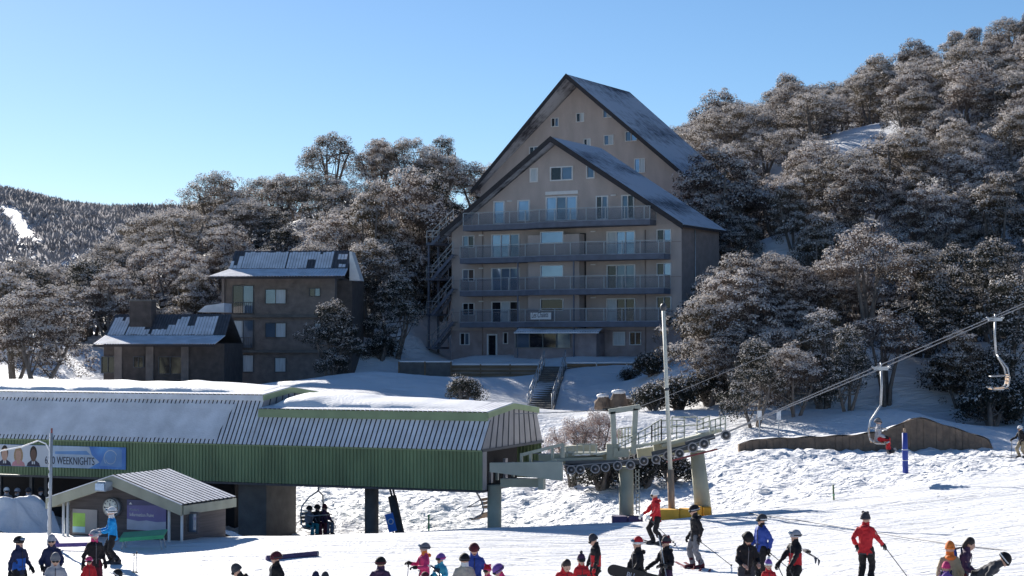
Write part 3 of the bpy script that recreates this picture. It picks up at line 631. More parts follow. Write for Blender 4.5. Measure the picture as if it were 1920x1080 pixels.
def tree(kind, x, y, s=1.0, label=None, where='', group=None, rz=None, name=None, z=None, sz=None):
    tm, cr, _ = PROTO[kind]; sh = kind.startswith('sh')
    z = G(x, y) - .15 if z is None else z
    o = empty(name or ('shrub' if sh else 'snow_gum'), (x, y, z), random.uniform(0, 6.28) if rz is None else rz, label or (LOOK[kind] + ' ' + where), 'shrub' if sh else 'tree', group)
    o.scale = (s, s, s * (sz or random.uniform(.78, 1.0)))
    for nm, me in (('trunk', tm), ('crown', cr)):
        c = bpy.data.objects.new(nm, me); COL.objects.link(c); c.parent = o
    return o
def in_box(fr, x, y, x0, x1, y0, y1):
    d = Vector((x, y, 0)) - fr.o; a = d.dot(fr.ex); b = d.dot(fr.ey); return x0 < a < x1 and y0 < b < y1
def blocked(x, y, r):
    if in_box(FA, x, y, -AW - 3.5 - r, 1.2 + r, -16, AD + r * .5): return True
    if in_box(FB, x, y, -BW - r * .8, r * .9, -4, BD + r): return True
    if in_box(FL, x, y, -LW - r, 1.5 + r, -20, LD + r * .8): return True
    if in_box(FC, x, y, -16, 4, -14, 8 + r * .5): return True
    return False
def scatter(zone, kinds, spacing, where, group, smin, smax, seed, limit=400):
    rnd = random.Random(seed); pts = []; tries = 0
    y0, y1 = zone['y']
    while tries < 14000 and len(pts) < limit:
        tries += 1; y = rnd.uniform(y0, y1); px = rnd.uniform(*zone['px']); x = (px - 960) / F * y
        if not zone['ok'](px, x, y): continue
        s = rnd.uniform(smin, smax); sp = spacing * s * (1.0 + .25 * (y - y0) / (y1 - y0))
        if any((x - a) ** 2 + (y - b) ** 2 < (sp * .5 + c * .5) ** 2 for a, b, c in PT): continue
        k = rnd.choice(kinds(px, y)); z = G(x, y)
        if blocked(x, y, PROTO[k][0] and PROTO[k][2][0] * s * .8): continue
        PT.append((x, y, sp)); pts.append(1); tree(k, x, y, s, where=where, group=group, z=z - .2)
PT = []
def ok_r(px, x, y):
    gy = proj((x, y, G(x, y, True)))[1]
    if 1535 < px < 1680 and 170 < y < 198: return False              # clearing on the slope
    if 1670 < px < 1790 and y < 113: return False                     # open snow between the trunks
    if y < 108: return False
    if px < 1345 and y < 150: return False
    return px > 1265
scatter(dict(y=(104, 150), px=(1345, 1990), ok=ok_r), lambda p, y: ['ro1', 'ro2', 'ro4', 'ro6', 'ro5'] if p < 1560 or y > 136 else ['ro3', 'um2', 'ro3', 'ro1', 'ro5'], 3.7, 'on the lower slope', 'snow gums on the lower slope beside the tan lodge', .75, 1.3, 1, 70)  # darker kinds to the right: sparse rime, plus hill shade put into foliage colour
scatter(dict(y=(150, 268), px=(1265, 1985), ok=ok_r), lambda p, y: ['ro1', 'ro2', 'ro4', 'ro6', 'ro4', 'ro6', 'um3'] , 4.5, 'on the high slope', 'snow gums on the high slope behind the tan lodges', .75, 1.3, 2, 185)
def ok_l(px, x, y): return not (640 < px < 850 and y < 149) and not (px < 275 and y > 178)
scatter(dict(y=(146, 200), px=(-60, 935), ok=ok_l), lambda p, y: (['um1', 'um3', 'um1', 'um3'] if y > 174 and p < 660 else (['ro1', 'ro2', 'ro6', 'ro3', 'um3'] if p < 640 else ['ro2', 'ro6', 'ro1', 'ro3', 'um3'])), 4.4, 'behind the brick lodges', 'snow gums in the wood behind the dark brick lodges', .9, 1.2, 3, 110)
scatter(dict(y=(112, 262), px=(1990, 2260), ok=lambda px, x, y: True), lambda p, y: ['ro1', 'ro6', 'ro2'], 6.5, 'on the high slope', 'snow gums on the high slope behind the tan lodges', .9, 1.3, 6, 30)
# trees and shrubs that stand alone
def lone(kind, px, py, Y, s, label, sz=1.0, name=None):
    p = at(px, py, Y); return tree(kind, p.x, p.y, s, label=label, sz=sz, name=name)
lone('ro2', 70, 735, 108, 1.05, 'big bushy snow gum in front of the low chimneyed lodge', .82)
lone('ro1', 25, 735, 112, .95, 'snow gum half hidden behind the big bushy one by the low lodge', .9)
lone('ro4', 285, 640, 139, .62, 'small white rimed gum rising behind the chimney')
lone('ro3', 622, 740, 127, .95, 'dark frosted gum in front of the three storey brick lodge', .85)
lone('ro6', 1325, 770, 112, .95, 'pale frosted gum leaning over the right end of the terrace', 1.05)
lone('yg', 1075, 850, 84, .47, 'young rimed tree with bare stems beside the lift station', 1.1, 'young_tree')
lone('yg', 1120, 855, 85, .40, 'slender frosted sapling next to the young rimed tree', 1.3, 'young_tree')
lone('ro3', 742, 655, 143, .95, 'dark gum beside the outside stair of the tan lodge'); lone('um1', 690, 640, 147, 1.1, 'leaning gum on the lit snow between the lodges'); lone('ro5', 700, 600, 155, 1.15, 'very tall dark gum rising between the lodges', 1.15); lone('ro2', 760, 600, 158, 1.4, 'huge heaped gum left of the tan lodge', 1.15); lone('ro3', 808, 600, 161, 1.35, 'tall dark gum behind the outside stair', 1.2); lone('um3', 772, 400, 191, 1.0, 'broad umbrella gum on the crest left of the tan lodge'); lone('um3', 828, 400, 190, .95, 'umbrella gum on the crest nearest the tan gable')
lone('ro2', 1348, 420, 155.5, 1.5, 'very large gum overlapping the right eave of the rear lodge'); lone('ro4', 1315, 420, 152, 1.1, 'rimed gum tucked between the two gabled roofs'); lone('ro2', 1385, 700, 116, .95, 'broad gum beyond the right corner of the tan lodge'); lone('ro4', 1450, 745, 108, .9, 'thickly rimed gum above the chairlift rope'); lone('ro1', 1540, 760, 107, .9, 'gum with dark skirts above the lift rope')
lone('ro4', 1490, 800, 101, .75, 'low spreading gum at the foot of the wooded slope'); lone('ro3', 1415, 805, 99, .7, 'dark low gum just behind the lift tower'); lone('ro3', 1590, 790, 102, .7, 'dark low gum left of the timber mound')
for px, py, Y, s, lab in ((870, 752, 108, .8, 'dark bush in the snow below the timber wall'), (715, 640, 141, 1.0, 'dark bush on the lit snow beside the outside stair'), (1270, 745, 108, 1.1, 'dark bush behind the tall white pole'), (1225, 760, 106, .9, 'low bush left of the tall white pole'),
                          (1130, 935, 80.5, .95, 'dense dark bush behind the first lift tower'), (1205, 935, 79.5, .95, 'dense dark bush between the lift towers'), (1260, 920, 80, .7, 'small bush beside the foot of the white pole'), (1860, 790, 104, 1.3, 'dark bush on the shaded bank behind the mound'), (1800, 745, 110, 1.4, 'dark bush high on the shaded bank'), (1900, 770, 106, 1.3, 'wide dark bush near the edge of the shaded bank'),
                          (1175, 692, 128, .5, 'tiny shrub poking out of the terrace snow'), (1220, 700, 122, .9, 'shrub at the end of the right timber wall'), (1330, 735, 109, 1.1, 'dark shrub under the leaning pale gum')): lone('sh2', px, py, Y, s, lab)
# ------------------------------------------------------------------ far hill with bare forest
fx = np.linspace(-260, 160, 85); fy = np.linspace(330, 760, 60); X2, Y2 = np.meshgrid(fx, fy)
def far_z(x, y):
    px = 960 + F * x / 640.0; sk = np.interp(px, [-400, 0, 60, 120, 180, 290, 420, 700, 1400], [346, 372, 380, 390, 396, 398, 404, 440, 520])
    top = CAMZ + (638 - sk) / F * 640; t = np.clip((y - 330) / 310, 0, 1.05); return -4 + (top + 4) * t ** .85 + vnoise(x * .03, y * .03) * 5 * t
Z2 = far_z(X2, Y2); idx = np.arange(X2.size).reshape(X2.shape); q = np.stack([idx[:-1, :-1], idx[:-1, 1:], idx[1:, 1:], idx[1:, :-1]], -1).reshape(-1, 4)
me = bpy.data.meshes.new('far_hill'); me.from_pydata(np.stack([X2, Y2, Z2], -1).reshape(-1, 3).tolist(), [], q.tolist()); me.materials.append(M['snow']); me.polygons.foreach_set('use_smooth', [True] * len(me.polygons))
fh = bpy.data.objects.new('far_hill', me); COL.objects.link(fh); tag(fh, kind='structure', label='distant snowy hill with a bare forest and a ski run')
rs = np.random.RandomState(5); V = []; fm = []
for i in range(9000):
    y = 420 + 250 * rs.rand() ** .6; x = rs.uniform(-235, -70); px = 960 + F * x / y
    z = float(far_z(np.array([x]), np.array([y]))[0]); py = proj((x, y, z))[1]
    if -60 < px < 95 and 385 + (px - 0) * .25 < py < 455 and abs(px - 20 - (py - 400) * .6) < 19: continue       # ski run
    h = rs.uniform(1.6, 3.8)
    for k in range(8):
        a = rs.uniform(0, 6.28); sp = rs.uniform(.6, 2.4); w = rs.uniform(.1, .3); b0 = np.array([x, y, z]); tp = b0 + np.array([math.cos(a) * sp, math.sin(a) * sp, h * rs.uniform(.6, 1)]); m = b0 * .4 + tp * .6
        V += [b0 + [0, 0, h * .15], m + [-w, 0, 0], tp, m + [w, w, 0]]; fm.append(1 if rs.rand() < .22 else 0)
n = len(fm); me = bpy.data.meshes.new('far_forest'); me.vertices.add(4 * n); me.vertices.foreach_set('co', np.array(V).ravel()); me.loops.add(4 * n); me.loops.foreach_set('vertex_index', np.arange(4 * n))
me.polygons.add(n); me.polygons.foreach_set('loop_start', np.arange(0, 4 * n, 4)); me.polygons.foreach_set('loop_total', np.full(n, 4)); me.materials.append(M['twig']); me.materials.append(M['leaf_snow']); me.polygons.foreach_set('material_index', fm); me.update(calc_edges=True); me.validate()
ff = bpy.data.objects.new('far_forest', me); COL.objects.link(ff); tag(ff, 'bare grey forest covering the distant hill', 'forest', kind='stuff')
# ================================================================== lift station
FS = Frame(-1.12, 66.0, .31, -21.5)
ST = fobj('lift_station', FS, 'long green chairlift station with snow laden stepped roof on columns', 'lift station')
XL = -27.0; XM = FS.hit(492, 760, .8)[0]
# ribbed green skirt, front, back
MB().ribbed([(XL, 0, 0), (0, 0, 0), (0, 0, 1.46), (XL, 0, 1.46)], 178, .035, .55).build('front_skirt', 'green_wall', ST)
MB().ribbed([(0, 6.4, 0), (XL, 6.4, 0), (XL, 6.4, 1.5), (0, 6.4, 1.5)], 178, .035, .55).build('rear_skirt', 'green_wall', ST)
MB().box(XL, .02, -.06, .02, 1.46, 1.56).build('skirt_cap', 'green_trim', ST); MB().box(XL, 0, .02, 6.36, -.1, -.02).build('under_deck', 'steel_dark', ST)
MB().box(-.01, .03, .0, .36, 0, 1.46).build('corner_plate', 'panel_grey', ST)
def mansard(x0, x1, y1, z1, zf, zr, ribs, part):
    f = MB().ribbed([(x0, -.1, 1.5), (x1, -.1, 1.5), (x1 + (.08 if x1 == 0 else 0), y1, z1), (x0, y1, z1)], ribs, .05, .72, 0, 1).build(part, ['frost', 'fascia_dark'], ST)
    MB().slab([(x1, 6.5, 1.5), (x0, 6.5, 1.5), (x0, 6.4 - y1, z1), (x1, 6.4 - y1, z1)], .05).build('rear_slope', 'frost', ST)
    MB().box(x0, x1, y1 - .16, y1 - .06, z1 - .02, zf).build('fascia', 'green_trim' if x1 == 0 else 'frost', ST); MB().box(x0, x1, 6.46 - y1, 6.56 - y1, z1, zf).build('fascia', 'green_trim', ST)
    MB().ribbed([(x0, y1 - .18, zf), (x1, y1 - .18, zf), (x1, 3.2, zr), (x0, 3.2, zr)], ribs, .04, .8).build('top_roof', 'frost', ST)
    MB().ribbed([(x1, 6.58 - y1, zf), (x0, 6.58 - y1, zf), (x0, 3.2, zr), (x1, 3.2, zr)], ribs, .04, .8).build('top_roof', 'frost', ST)
mansard(XM, 0.0, .62, 2.62, 2.92, 3.18, 48, 'front_slope'); mansard(XL, XM, 1.0, 3.26, 3.46, 3.72, 86, 'front_slope')
def end_panel(x, y1, z1, zf, zr, z0=1.5, n=10, dx=.02, m='panel_grey'):
    poly = [(-.08, z0), (y1 - .05, z1), (y1 - .16, zf - .02), (3.2, zr - .02), (6.56 - y1, zf - .02), (6.45 - y1, z1), (6.48, z0)]
    v = [(x, y, z) for y, z in poly] + [(x + dx, y, z) for y, z in poly]; k = len(poly)
    e = MB().add(v, [tuple(range(k))[::-1], tuple(range(k, 2 * k))] + [(i, (i + 1) % k, (i + 1) % k + k, i + k) for i in range(k)]).build('end_panel', m, ST)
    for i in range(1, n):
        yb = 6.4 * i / n; yt = y1 + (6.4 - 2 * y1) * i / n; MB().bar((x + dx + .015, yb, z0), (x + dx + .015, yt, zf + (zr - zf) * (1 - abs(yt - 3.2) / (3.2 - y1)) - .04), .035, .03, up=(1, 0, 0)).build('batten', 'steel_dark', e)
    MB().bar((x + dx + .02, -.1, z0), (x + dx + .02, 6.5, z0), .05, .1).build('sill', 'steel_dark', e)
    MB().bar((x + dx + .02, y1 - .18, zf - .1), (x + dx + .02, 3.2, zr - .1), .06, .22).build('verge_board', 'green_trim', e); MB().bar((x + dx + .02, 3.2, zr - .1), (x + dx + .02, 6.58 - y1, zf - .1), .06, .22).build('verge_board', 'green_trim', e)
end_panel(0.0, .62, 2.62, 2.92, 3.18); end_panel(XM, 1.0, 3.26, 3.46, 3.72, 1.6, 9)
# smooth frost sheet over the ribs of the upper slope
def slope_sheet(x0, x1, t0, t1, shear0, shear1):
    P = lambda x, t: Vector((x, -.1 + 1.1 * t - .06, 1.5 + 1.76 * t + .045)); nx = 60; b = MB(); rnd = random.Random(4); rows = []
    for j in range(9):
        t = t0 + (t1 - t0) * j / 8; rows.append([P(x0 + shear0 * t + (x1 + shear1 * t - x0 - shear0 * t) * i / nx, t + (rnd.uniform(-.012, .012) if j in (0, 8) else 0)) for i in range(nx + 1)])
    v = [p for r in rows for p in r]; b.add(v, [(j * (nx + 1) + i, j * (nx + 1) + i + 1, (j + 1) * (nx + 1) + i + 1, (j + 1) * (nx + 1) + i) for j in range(8) for i in range(nx)], 0, True)
    b.build('frost_sheet', 'frost', ST)
slope_sheet(XL + .1, XM - 1.75, .09, .88, 0, .55)
# snow lying on the roofs
def roof_snow(x0, x1, zf, zr, y0, thick):
    nx_, ny_ = 70, 18; v = []
    for j in range(ny_ + 1):
        for i in range(nx_ + 1):
            u = i / nx_; w = j / ny_; x = x0 + (x1 - x0) * u; yy = y0 + (6.4 - 2 * y0) * w
            base = zf + (zr - zf) * (1 - abs(yy - 3.2) / (3.2 - y0 + .3)); e = min(1, min(w, 1 - w) * 5.5); ex = min(1, min(u * 14, (1 - u) * 8))
            wob = float(vnoise(np.array([x * 1.1]), np.array([yy * .7]))[0]); scal = abs(math.sin(x * 1.5 + yy * 1.1)) * .10
            v.append((x, yy + (scal * .9 if j == 0 else 0), base + .03 + thick(u) * math.sqrt(max(0, e)) * math.sqrt(max(0, ex)) * (1 + .5 * wob) - scal * (1 - e) * .3))
    MB().add(v, [(j * (nx_ + 1) + i, j * (nx_ + 1) + i + 1, (j + 1) * (nx_ + 1) + i + 1, (j + 1) * (nx_ + 1) + i) for j in range(ny_) for i in range(nx_)], 0, True).build('roof_snow', 'snow_lump', ST)
roof_snow(XM + .25, -.9, 2.94, 3.2, .95, lambda u: .34 - .30 * u); roof_snow(XL, XM - .5, 3.48, 3.74, 1.15, lambda u: .19 if u < .85 else .19 - (u - .85) * 1.0)
# columns, machine room, loading hall
def gcol(root, px, Y, r, ztop, name='column', mat_='green_grey'):
    p = at(px, 900, Y); l = p - FS.o; x = l.dot(FS.ex); y = l.dot(FS.ey); zb = G(p.x, p.y, True) - FS.o.z - .6
    MB().tube([(x, y, zb), (x, y, ztop)], r, 20).build(name, mat_, root); return x, y
gcol(ST, 697, 69.2, .28, .0, mat_='concrete_dark'); gcol(ST, 927, 66.6, .27, .15)
x, _ = FS.hit(480, 950, 1.2); MB().box(x - .65, x + .65, .9, 3.4, -2.6, -.1).build('pier', 'concrete_dark', ST)
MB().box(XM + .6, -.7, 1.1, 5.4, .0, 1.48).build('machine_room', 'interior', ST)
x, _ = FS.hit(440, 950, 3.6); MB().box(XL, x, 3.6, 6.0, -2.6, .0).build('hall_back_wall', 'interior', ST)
for px in (2, 60, 88): 
    x, _ = FS.hit(px, 930, 1.4); MB().box(x - .07, x + .07, 1.3, 1.45, -2.4, .0).build('hall_post', 'steel_dark', ST)
# control desk clutter seen through the open end: hanging chairs' spare wheels and panels
for i, (y, z, w, h) in enumerate(((.9, .2, .12, .7), (1.6, .15, .2, .45), (2.3, .2, .12, .55), (3.1, .1, .25, .9), (4.0, .2, .12, .6))): MB().box(-.4, -.3, y, y + w, z, z + h).build('control_panel', 'panel_grey' if i % 2 else 'green_pale', ST)
# outrigger beams at the open end
a = at(918, 868, 65.6); b = at(1054, 866, 65.0); c = at(1054, 902, 65.0); d = at(918, 885, 65.6)
loc = lambda p: Vector(((p - FS.o).dot(FS.ex), (p - FS.o).dot(FS.ey), p.z - FS.o.z))
MB().slab([loc(p) for p in (d, c, b, a)], .22).build('outrigger', 'green_pale', ST)
MB().bar(loc(at(940, 905, 66.2)), loc(at(1020, 905, 65.8)), .3, .32).build('cross_beam', 'green_grey', ST); MB().bar(loc(at(1016, 893, 65.6)), loc(at(1016, 918, 65.6)), .2, .28).build('beam_end', 'green_pale', ST)
pr_ = MB()
for (p0, p1) in (((978, 853, 65.9), (1056, 833, 65.6)), ((978, 875, 65.9), (978, 850, 65.9)), ((995, 870, 65.8), (995, 849, 65.8)), ((1036, 860, 65.7), (1036, 838, 65.7)), ((1056, 858, 65.6), (1056, 832, 65.6)), ((992, 880, 65.8), (1043, 862, 65.6))): pr_.bar(loc(at(*p0)), loc(at(*p1)), .09, .12)
pr_.build('guard_rail', 'green_pale', ST)
# ------------------------------------------------------------------ advertising banner on the skirt
x0, z0 = FS.hit(-4, 877, -.1); x1, z1 = FS.hit(236, 838, -.1)
zb0 = FS.hit(120, 877, -.1)[1]; zb1 = FS.hit(120, 836, -.1)[1]
bn = empty('advertising_banner', FS.w(x0, -.10, zb0), FS.a, 'long blue and white banner with three portraits and lettering on the green station wall', 'banner')
bw = x1 - x0; bh = zb1 - zb0
MB().box(0, bw, 0, .02, 0, bh).build('cloth', 'ban_blue', bn)
def flat(name, pts, m, par, y): MB().add([(x, y, z) for x, z in pts], [tuple(range(len(pts)))]).build(name, m, par)
flat('print_panel', [(.0, .01), (bw * .42, .01), (bw * .42, bh - .01), (0, bh - .01)], 'ban_white', bn, -.003)
flat('print_panel', [(bw * .42, .01), (bw * .72, .01), (bw * .80, bh * .3), (bw * .74, bh * .62), (bw * .72, bh - .01), (bw * .42, bh - .01)], 'ban_pale', bn, -.003)
flat('print_panel', [(bw * .80, bh * .15), (bw * .97, bh * .1), (bw * .97, bh * .9), (bw * .86, bh * .95)], 'ban_mid', bn, -.003)
flat('print_strip', [(bw * .455, bh * .62), (bw * .73, bh * .62), (bw * .70, bh * .80), (bw * .455, bh * .74)], 'ban_mid', bn, -.006)
def ell(cx, cz, rx, rz, n=18, a0=0, a1=6.2832): return [(cx + rx * math.cos(a0 + (a1 - a0) * i / n), cz + rz * math.sin(a0 + (a1 - a0) * i / n)) for i in range(n)]
for k, (fx, sk, hr, top, dress) in enumerate(((.055, 'skin', 'hair_dark', .98, 'ink'), (.165, 'skin', 'hair_blond', .92, 'pink_dress'), (.285, 'skin_dark', 'hair_dark', .98, 'ink'))):
    cx = bw * fx; hz = bh * .52; w = bh * .19
    if k == 1: flat('print_hair', ell(cx, hz - .02, w * 1.35, bh * .40), hr, bn, -.005)
    flat('print_shoulders', [(cx - w * 2.0, .012), (cx + w * 2.0, .012), (cx + w * 1.7, bh * .17), (cx + w * .6, bh * .30), (cx - w * .6, bh * .30), (cx - w * 1.7, bh * .17)], dress, bn, -.006)
    flat('print_neck', [(cx - w * .45, bh * .12), (cx + w * .45, bh * .12), (cx + w * .45, bh * .36), (cx - w * .45, bh * .36)], sk if k == 1 else 'white_paint', bn, -.008)
    if k != 1: flat('print_tie', [(cx - w * .12, .014), (cx + w * .12, .014), (cx + w * .1, bh * .22), (cx - w * .1, bh * .22)], 'ink', bn, -.010); flat('print_hair', ell(cx, hz + bh * .10, w * 1.06, bh * .34), hr, bn, -.010)
    flat('print_face', ell(cx, hz, w * .86, bh * .29), sk, bn, -.013)
    if k == 1: flat('print_hair', ell(cx, hz + bh * .2, w * .95, bh * .16, 14, 0, 3.14), hr, bn, -.016)
text_mesh('lettering', '6.30 WEEKNIGHTS', bh * .50, 'ink', bn, (bw * .375, -.012, bh * .16), (R(90), 0, 0), xs=.66)
for r0, r1, a0, a1 in ((.33, .37, .4, 3.9), (.25, .28, 3.4, 6.6)):
    pts = [(bw * .885 + bh * r1 * math.cos(a0 + (a1 - a0) * i / 20), bh * .5 + bh * r1 * math.sin(a0 + (a1 - a0) * i / 20)) for i in range(21)] + [(bw * .885 + bh * r0 * math.cos(a1 - (a1 - a0) * i / 20), bh * .5 + bh * r0 * math.sin(a1 - (a1 - a0) * i / 20)) for i in range(21)]
    b = MB()
    for i in range(20): b.add([(pts[i][0], -.009, pts[i][1]), (pts[i + 1][0], -.009, pts[i + 1][1]), (pts[40 - i][0], -.009, pts[40 - i][1]), (pts[41 - i][0], -.009, pts[41 - i][1])], [(0, 1, 2, 3)])
    b.build('emblem_ring', 'ban_pale', bn)

# ================================================================== information booth
FK = Frame(-10.97, 58.0, -.95, -25.0)
K = fobj('information_booth', FK, 'small dark boarded information booth with ribbed frosted gable roof', 'booth')
KW = 5.7; ke = FK.hit(345, 948)[1]; ka = FK.hit(214, 893)[1]; KD = 3.1
wy = .45; wx0 = FK.hit(130, 990, wy)[0]; wx1 = -.35
nb = 16; kh = lambda x: ke - .1 + (ka - ke) * (1 - abs(x + KW / 2) / (KW / 2)) - .18
cw = MB().prism([(wx0, -.6), (wx1, -.6), (wx1, kh(wx1)), (-KW / 2, kh(-KW / 2)), (wx0, kh(wx0))], wy + .03, KD - .1).build('wall', 'boards', K)
zz = -.4
while zz < kh(-KW / 2) - .1:                                    # lapped weatherboards, each its own board
    xa = wx0; xb = wx1
    if zz + .15 > kh(wx0): t = (zz + .15 - kh(wx0)) / (kh(-KW / 2) - kh(wx0)); xa = wx0 + t * (-KW / 2 - wx0)
    if zz + .15 > kh(wx1): t = (zz + .15 - kh(wx1)) / (kh(-KW / 2) - kh(wx1)); xb = wx1 + t * (-KW / 2 - wx1)
    if xb - xa > .3: MB().add([(xa, wy - .005, zz), (xb, wy - .005, zz), (xb, wy + .02, zz + .145), (xa, wy + .02, zz + .145), (xa, wy + .03, zz), (xb, wy + .03, zz)], [(0, 1, 2, 3), (0, 4, 5, 1)]).build('board', 'boards', cw)
    zz += .15
for sgn, xe in ((1, 0.0), (-1, -KW)):
    e0 = Vector((xe, 0, ke)); e1 = Vector((xe, KD, ke)); r0 = Vector((-KW / 2, 0, ka)); r1 = Vector((-KW / 2, KD, ka))
    qd = [e1, r1, r0, e0] if sgn > 0 else [r1, e1, e0, r0]
    qd = [e0, e1, r1, r0] if sgn > 0 else [e1, e0, r0, r1]
    MB().slab([p - Vector((0, 0, .03)) for p in qd], .06).build('roof_deck', 'green_grey', K)
    # ribs run from ridge to eave
    MB().ribbed(qd, 12, .06, .6, 0, 1).build('roof_sheet', ['frost', 'roof_metal'], K)
    MB().slab([e0 + Vector((0, -.05, .02)), r0 + Vector((0, -.05, .02)), r0 + Vector((0, -.05, -.34)), e0 + Vector((0, -.05, -.34))] if sgn < 0 else [r0 + Vector((0, -.05, .02)), e0 + Vector((0, -.05, .02)), e0 + Vector((0, -.05, -.34)), r0 + Vector((0, -.05, -.34))], .05).build('barge_board', 'green_grey', K)
    MB().bar(e0 + Vector((0, -.07, .04)), r0 + Vector((0, -.07, .04)), .06, .03).build('flashing', 'frost', K)
    MB().bar(e0 + Vector((0, 0, -.16)), e1 + Vector((0, 0, -.16)), .06, .3).build('eave_board', 'green_grey', K)
for px in (119, 127, 317, 341):
    x = FK.hit(px, 990, .15)[0]; MB().tube([(x, .15, -.6), (x, .15, kh(max(wx0, min(wx1, x))) + .05)], .05, 8).build('post', 'white_paint', K)
pwin(K, FK, (352, 960, 374, 1000), wy - .01, ('glass_mid',), fw=.05, frame='boards', name='side_window')
# floodlight under the ridge
fl = empty('floodlight', FK.w(FK.hit(199, 911, -.15)[0], -.15, FK.hit(199, 911, -.15)[1]), FK.a, 'box shaped grey floodlight on the booth gable', 'floodlight')
MB().add([(-.26, -.3, -.17), (.2, -.3, -.17), (.2, .1, -.14), (-.26, .1, -.14), (-.2, -.22, .17), (.14, -.22, .17), (.24, .1, .14), (-.2, .1, .14)], [(0, 3, 2, 1), (4, 5, 6, 7), (0, 1, 5, 4), (2, 3, 7, 6), (1, 2, 6, 5), (3, 0, 4, 7)]).build('housing', 'galv', fl, bevel=.015)
MB().box(-.22, .16, -.31, -.29, -.13, .10).build('lens', 'glass_sky', fl)
# clock
cx, cz = FK.hit(211, 951, wy - .1); ck = empty('wall_clock', FK.w(cx, wy - .05, cz), FK.a, 'round white clock on the booth wall showing about quarter to twelve', 'clock')
MB().tube([(0, .05, 0), (0, -.16, 0)], .33, 28).build('case', 'galv', ck)
MB().tube([(0, -.161, 0), (0, -.175, 0)], .29, 28).build('dial', 'clock_face', ck); MB().tube([(0, -.17, 0), (0, -.19, 0)], [.33, .31], 28, cap=False).build('rim', 'steel_dark', ck)
for i in range(12):
    a = i * math.pi / 6; MB().bar((.22 * math.sin(a), -.178, .22 * math.cos(a)), (.265 * math.sin(a), -.178, .265 * math.cos(a)), .03 if i % 3 else .045, .006, up=(0, 1, 0)).build('hour_mark', 'ink', ck)
for ang, l, w in ((-96, .235, .02), (-8, .15, .028)): a = R(ang); MB().bar((0, -.184, 0), (l * math.sin(a), -.184, l * math.cos(a)), w, .006, up=(0, 1, 0)).build('hand', 'ink', ck)
# information sign
x0, z0 = FK.hit(238, 993, wy - .03); x1, _ = FK.hit(312, 993, wy - .03); z1 = FK.hit(275, 938, wy - .03)[1]
sg = empty('information_sign', FK.w(x0, wy - .04, z0), FK.a, 'violet and white information board on the booth wall', 'sign'); sw_ = x1 - x0; sh_ = z1 - z0
MB().box(0, sw_, 0, .03, 0, sh_).build('panel', 'sign_navy', sg)
flat('print_band', [(0.01, sh_ * .28), (sw_ - .01, sh_ * .28), (sw_ - .01, sh_ * .86), (.01, sh_ * .8)], 'sign_violet', sg, -.003); flat('print_band', [(.01, .01), (sw_ - .01, .01), (sw_ - .01, sh_ * .33), (sw_ * .75, sh_ * .30), (sw_ * .5, sh_ * .34), (sw_ * .3, sh_ * .30), (.01, sh_ * .36)], 'sign_mist', sg, -.006)
text_mesh('lettering', 'Information Point', .165, 'white_paint', sg, (.12, -.010, sh_ * .46), (R(90), 0, 0), xs=.86); text_mesh('lettering', 'Flinders', .125, 'sign_mist', sg, (.12, -.010, sh_ * .63), (R(90), 0, 0))
flat('emblem', [(.09, sh_ * .84), (.23, sh_ * .84), (.16, sh_ * .92)], 'white_paint', sg, -.010); flat('emblem', ell(sw_ - .34, sh_ * .88, .05, .05), 'white_paint', sg, -.010)
# notices
x0, z0 = FK.hit(136, 1000, wy - .03); x1, _ = FK.hit(182, 1000, wy - .03); z1 = FK.hit(160, 955, wy - .03)[1]
nb_ = empty('notice_board', FK.w(x0, wy - .04, z0), FK.a, 'grey notice board with a lime green poster left of the clock', 'notice board')
MB().box(0, x1 - x0, 0, .03, 0, z1 - z0).build('panel', 'panel_grey', nb_); w = (x1 - x0) * .52
MB().box(.02, w, -.008, 0, (z1 - z0) * .30, (z1 - z0) * .84).build('poster', 'lime', nb_); MB().box(.02, w, -.008, 0, .05, (z1 - z0) * .29).build('poster', 'pale_blue', nb_)
# slanted board tables in front of the booth
def board_table(pa, pb, Y, m, label):
    a = at(*pa, Y); b = at(*pb, Y); z = G(a.x, a.y); o = empty('board_table', (a.x, a.y, z), math.atan2(b.y - a.y, b.x - a.x), label, 'table'); l = math.hypot(b.x - a.x, b.y - a.y); ha = a.z - z; hb = b.z - z
    t = MB().slab([(0, -.3, ha - .07), (l, -.3, hb - .07), (l, .25, hb + .06), (0, .25, ha + .06)], .05).build('top', m, o, bevel=.01); MB().slab([(0, -.31, ha - .19), (l, -.31, hb - .19), (l, -.30, hb - .08), (0, -.30, ha - .08)], .03).build('apron', m, o)
    for fx_ in (.1, .9):
        for y in (-.25, .2): MB().tube([(l * fx_, y, ha + (hb - ha) * fx_ - .12 + (.1 if y > 0 else 0)), (l * fx_ + (.1 if fx_ > .5 else -.1), y * 1.35, -.1)], .022, 6).build('leg', 'galv', o)
board_table((228, 1003), (311, 997), 56.3, 'green_bench', 'bright green slanting board on metal legs before the booth')
board_table((101, 1013), (182, 1011), 56.0, 'purple', 'purple slanting board behind the skier in black')

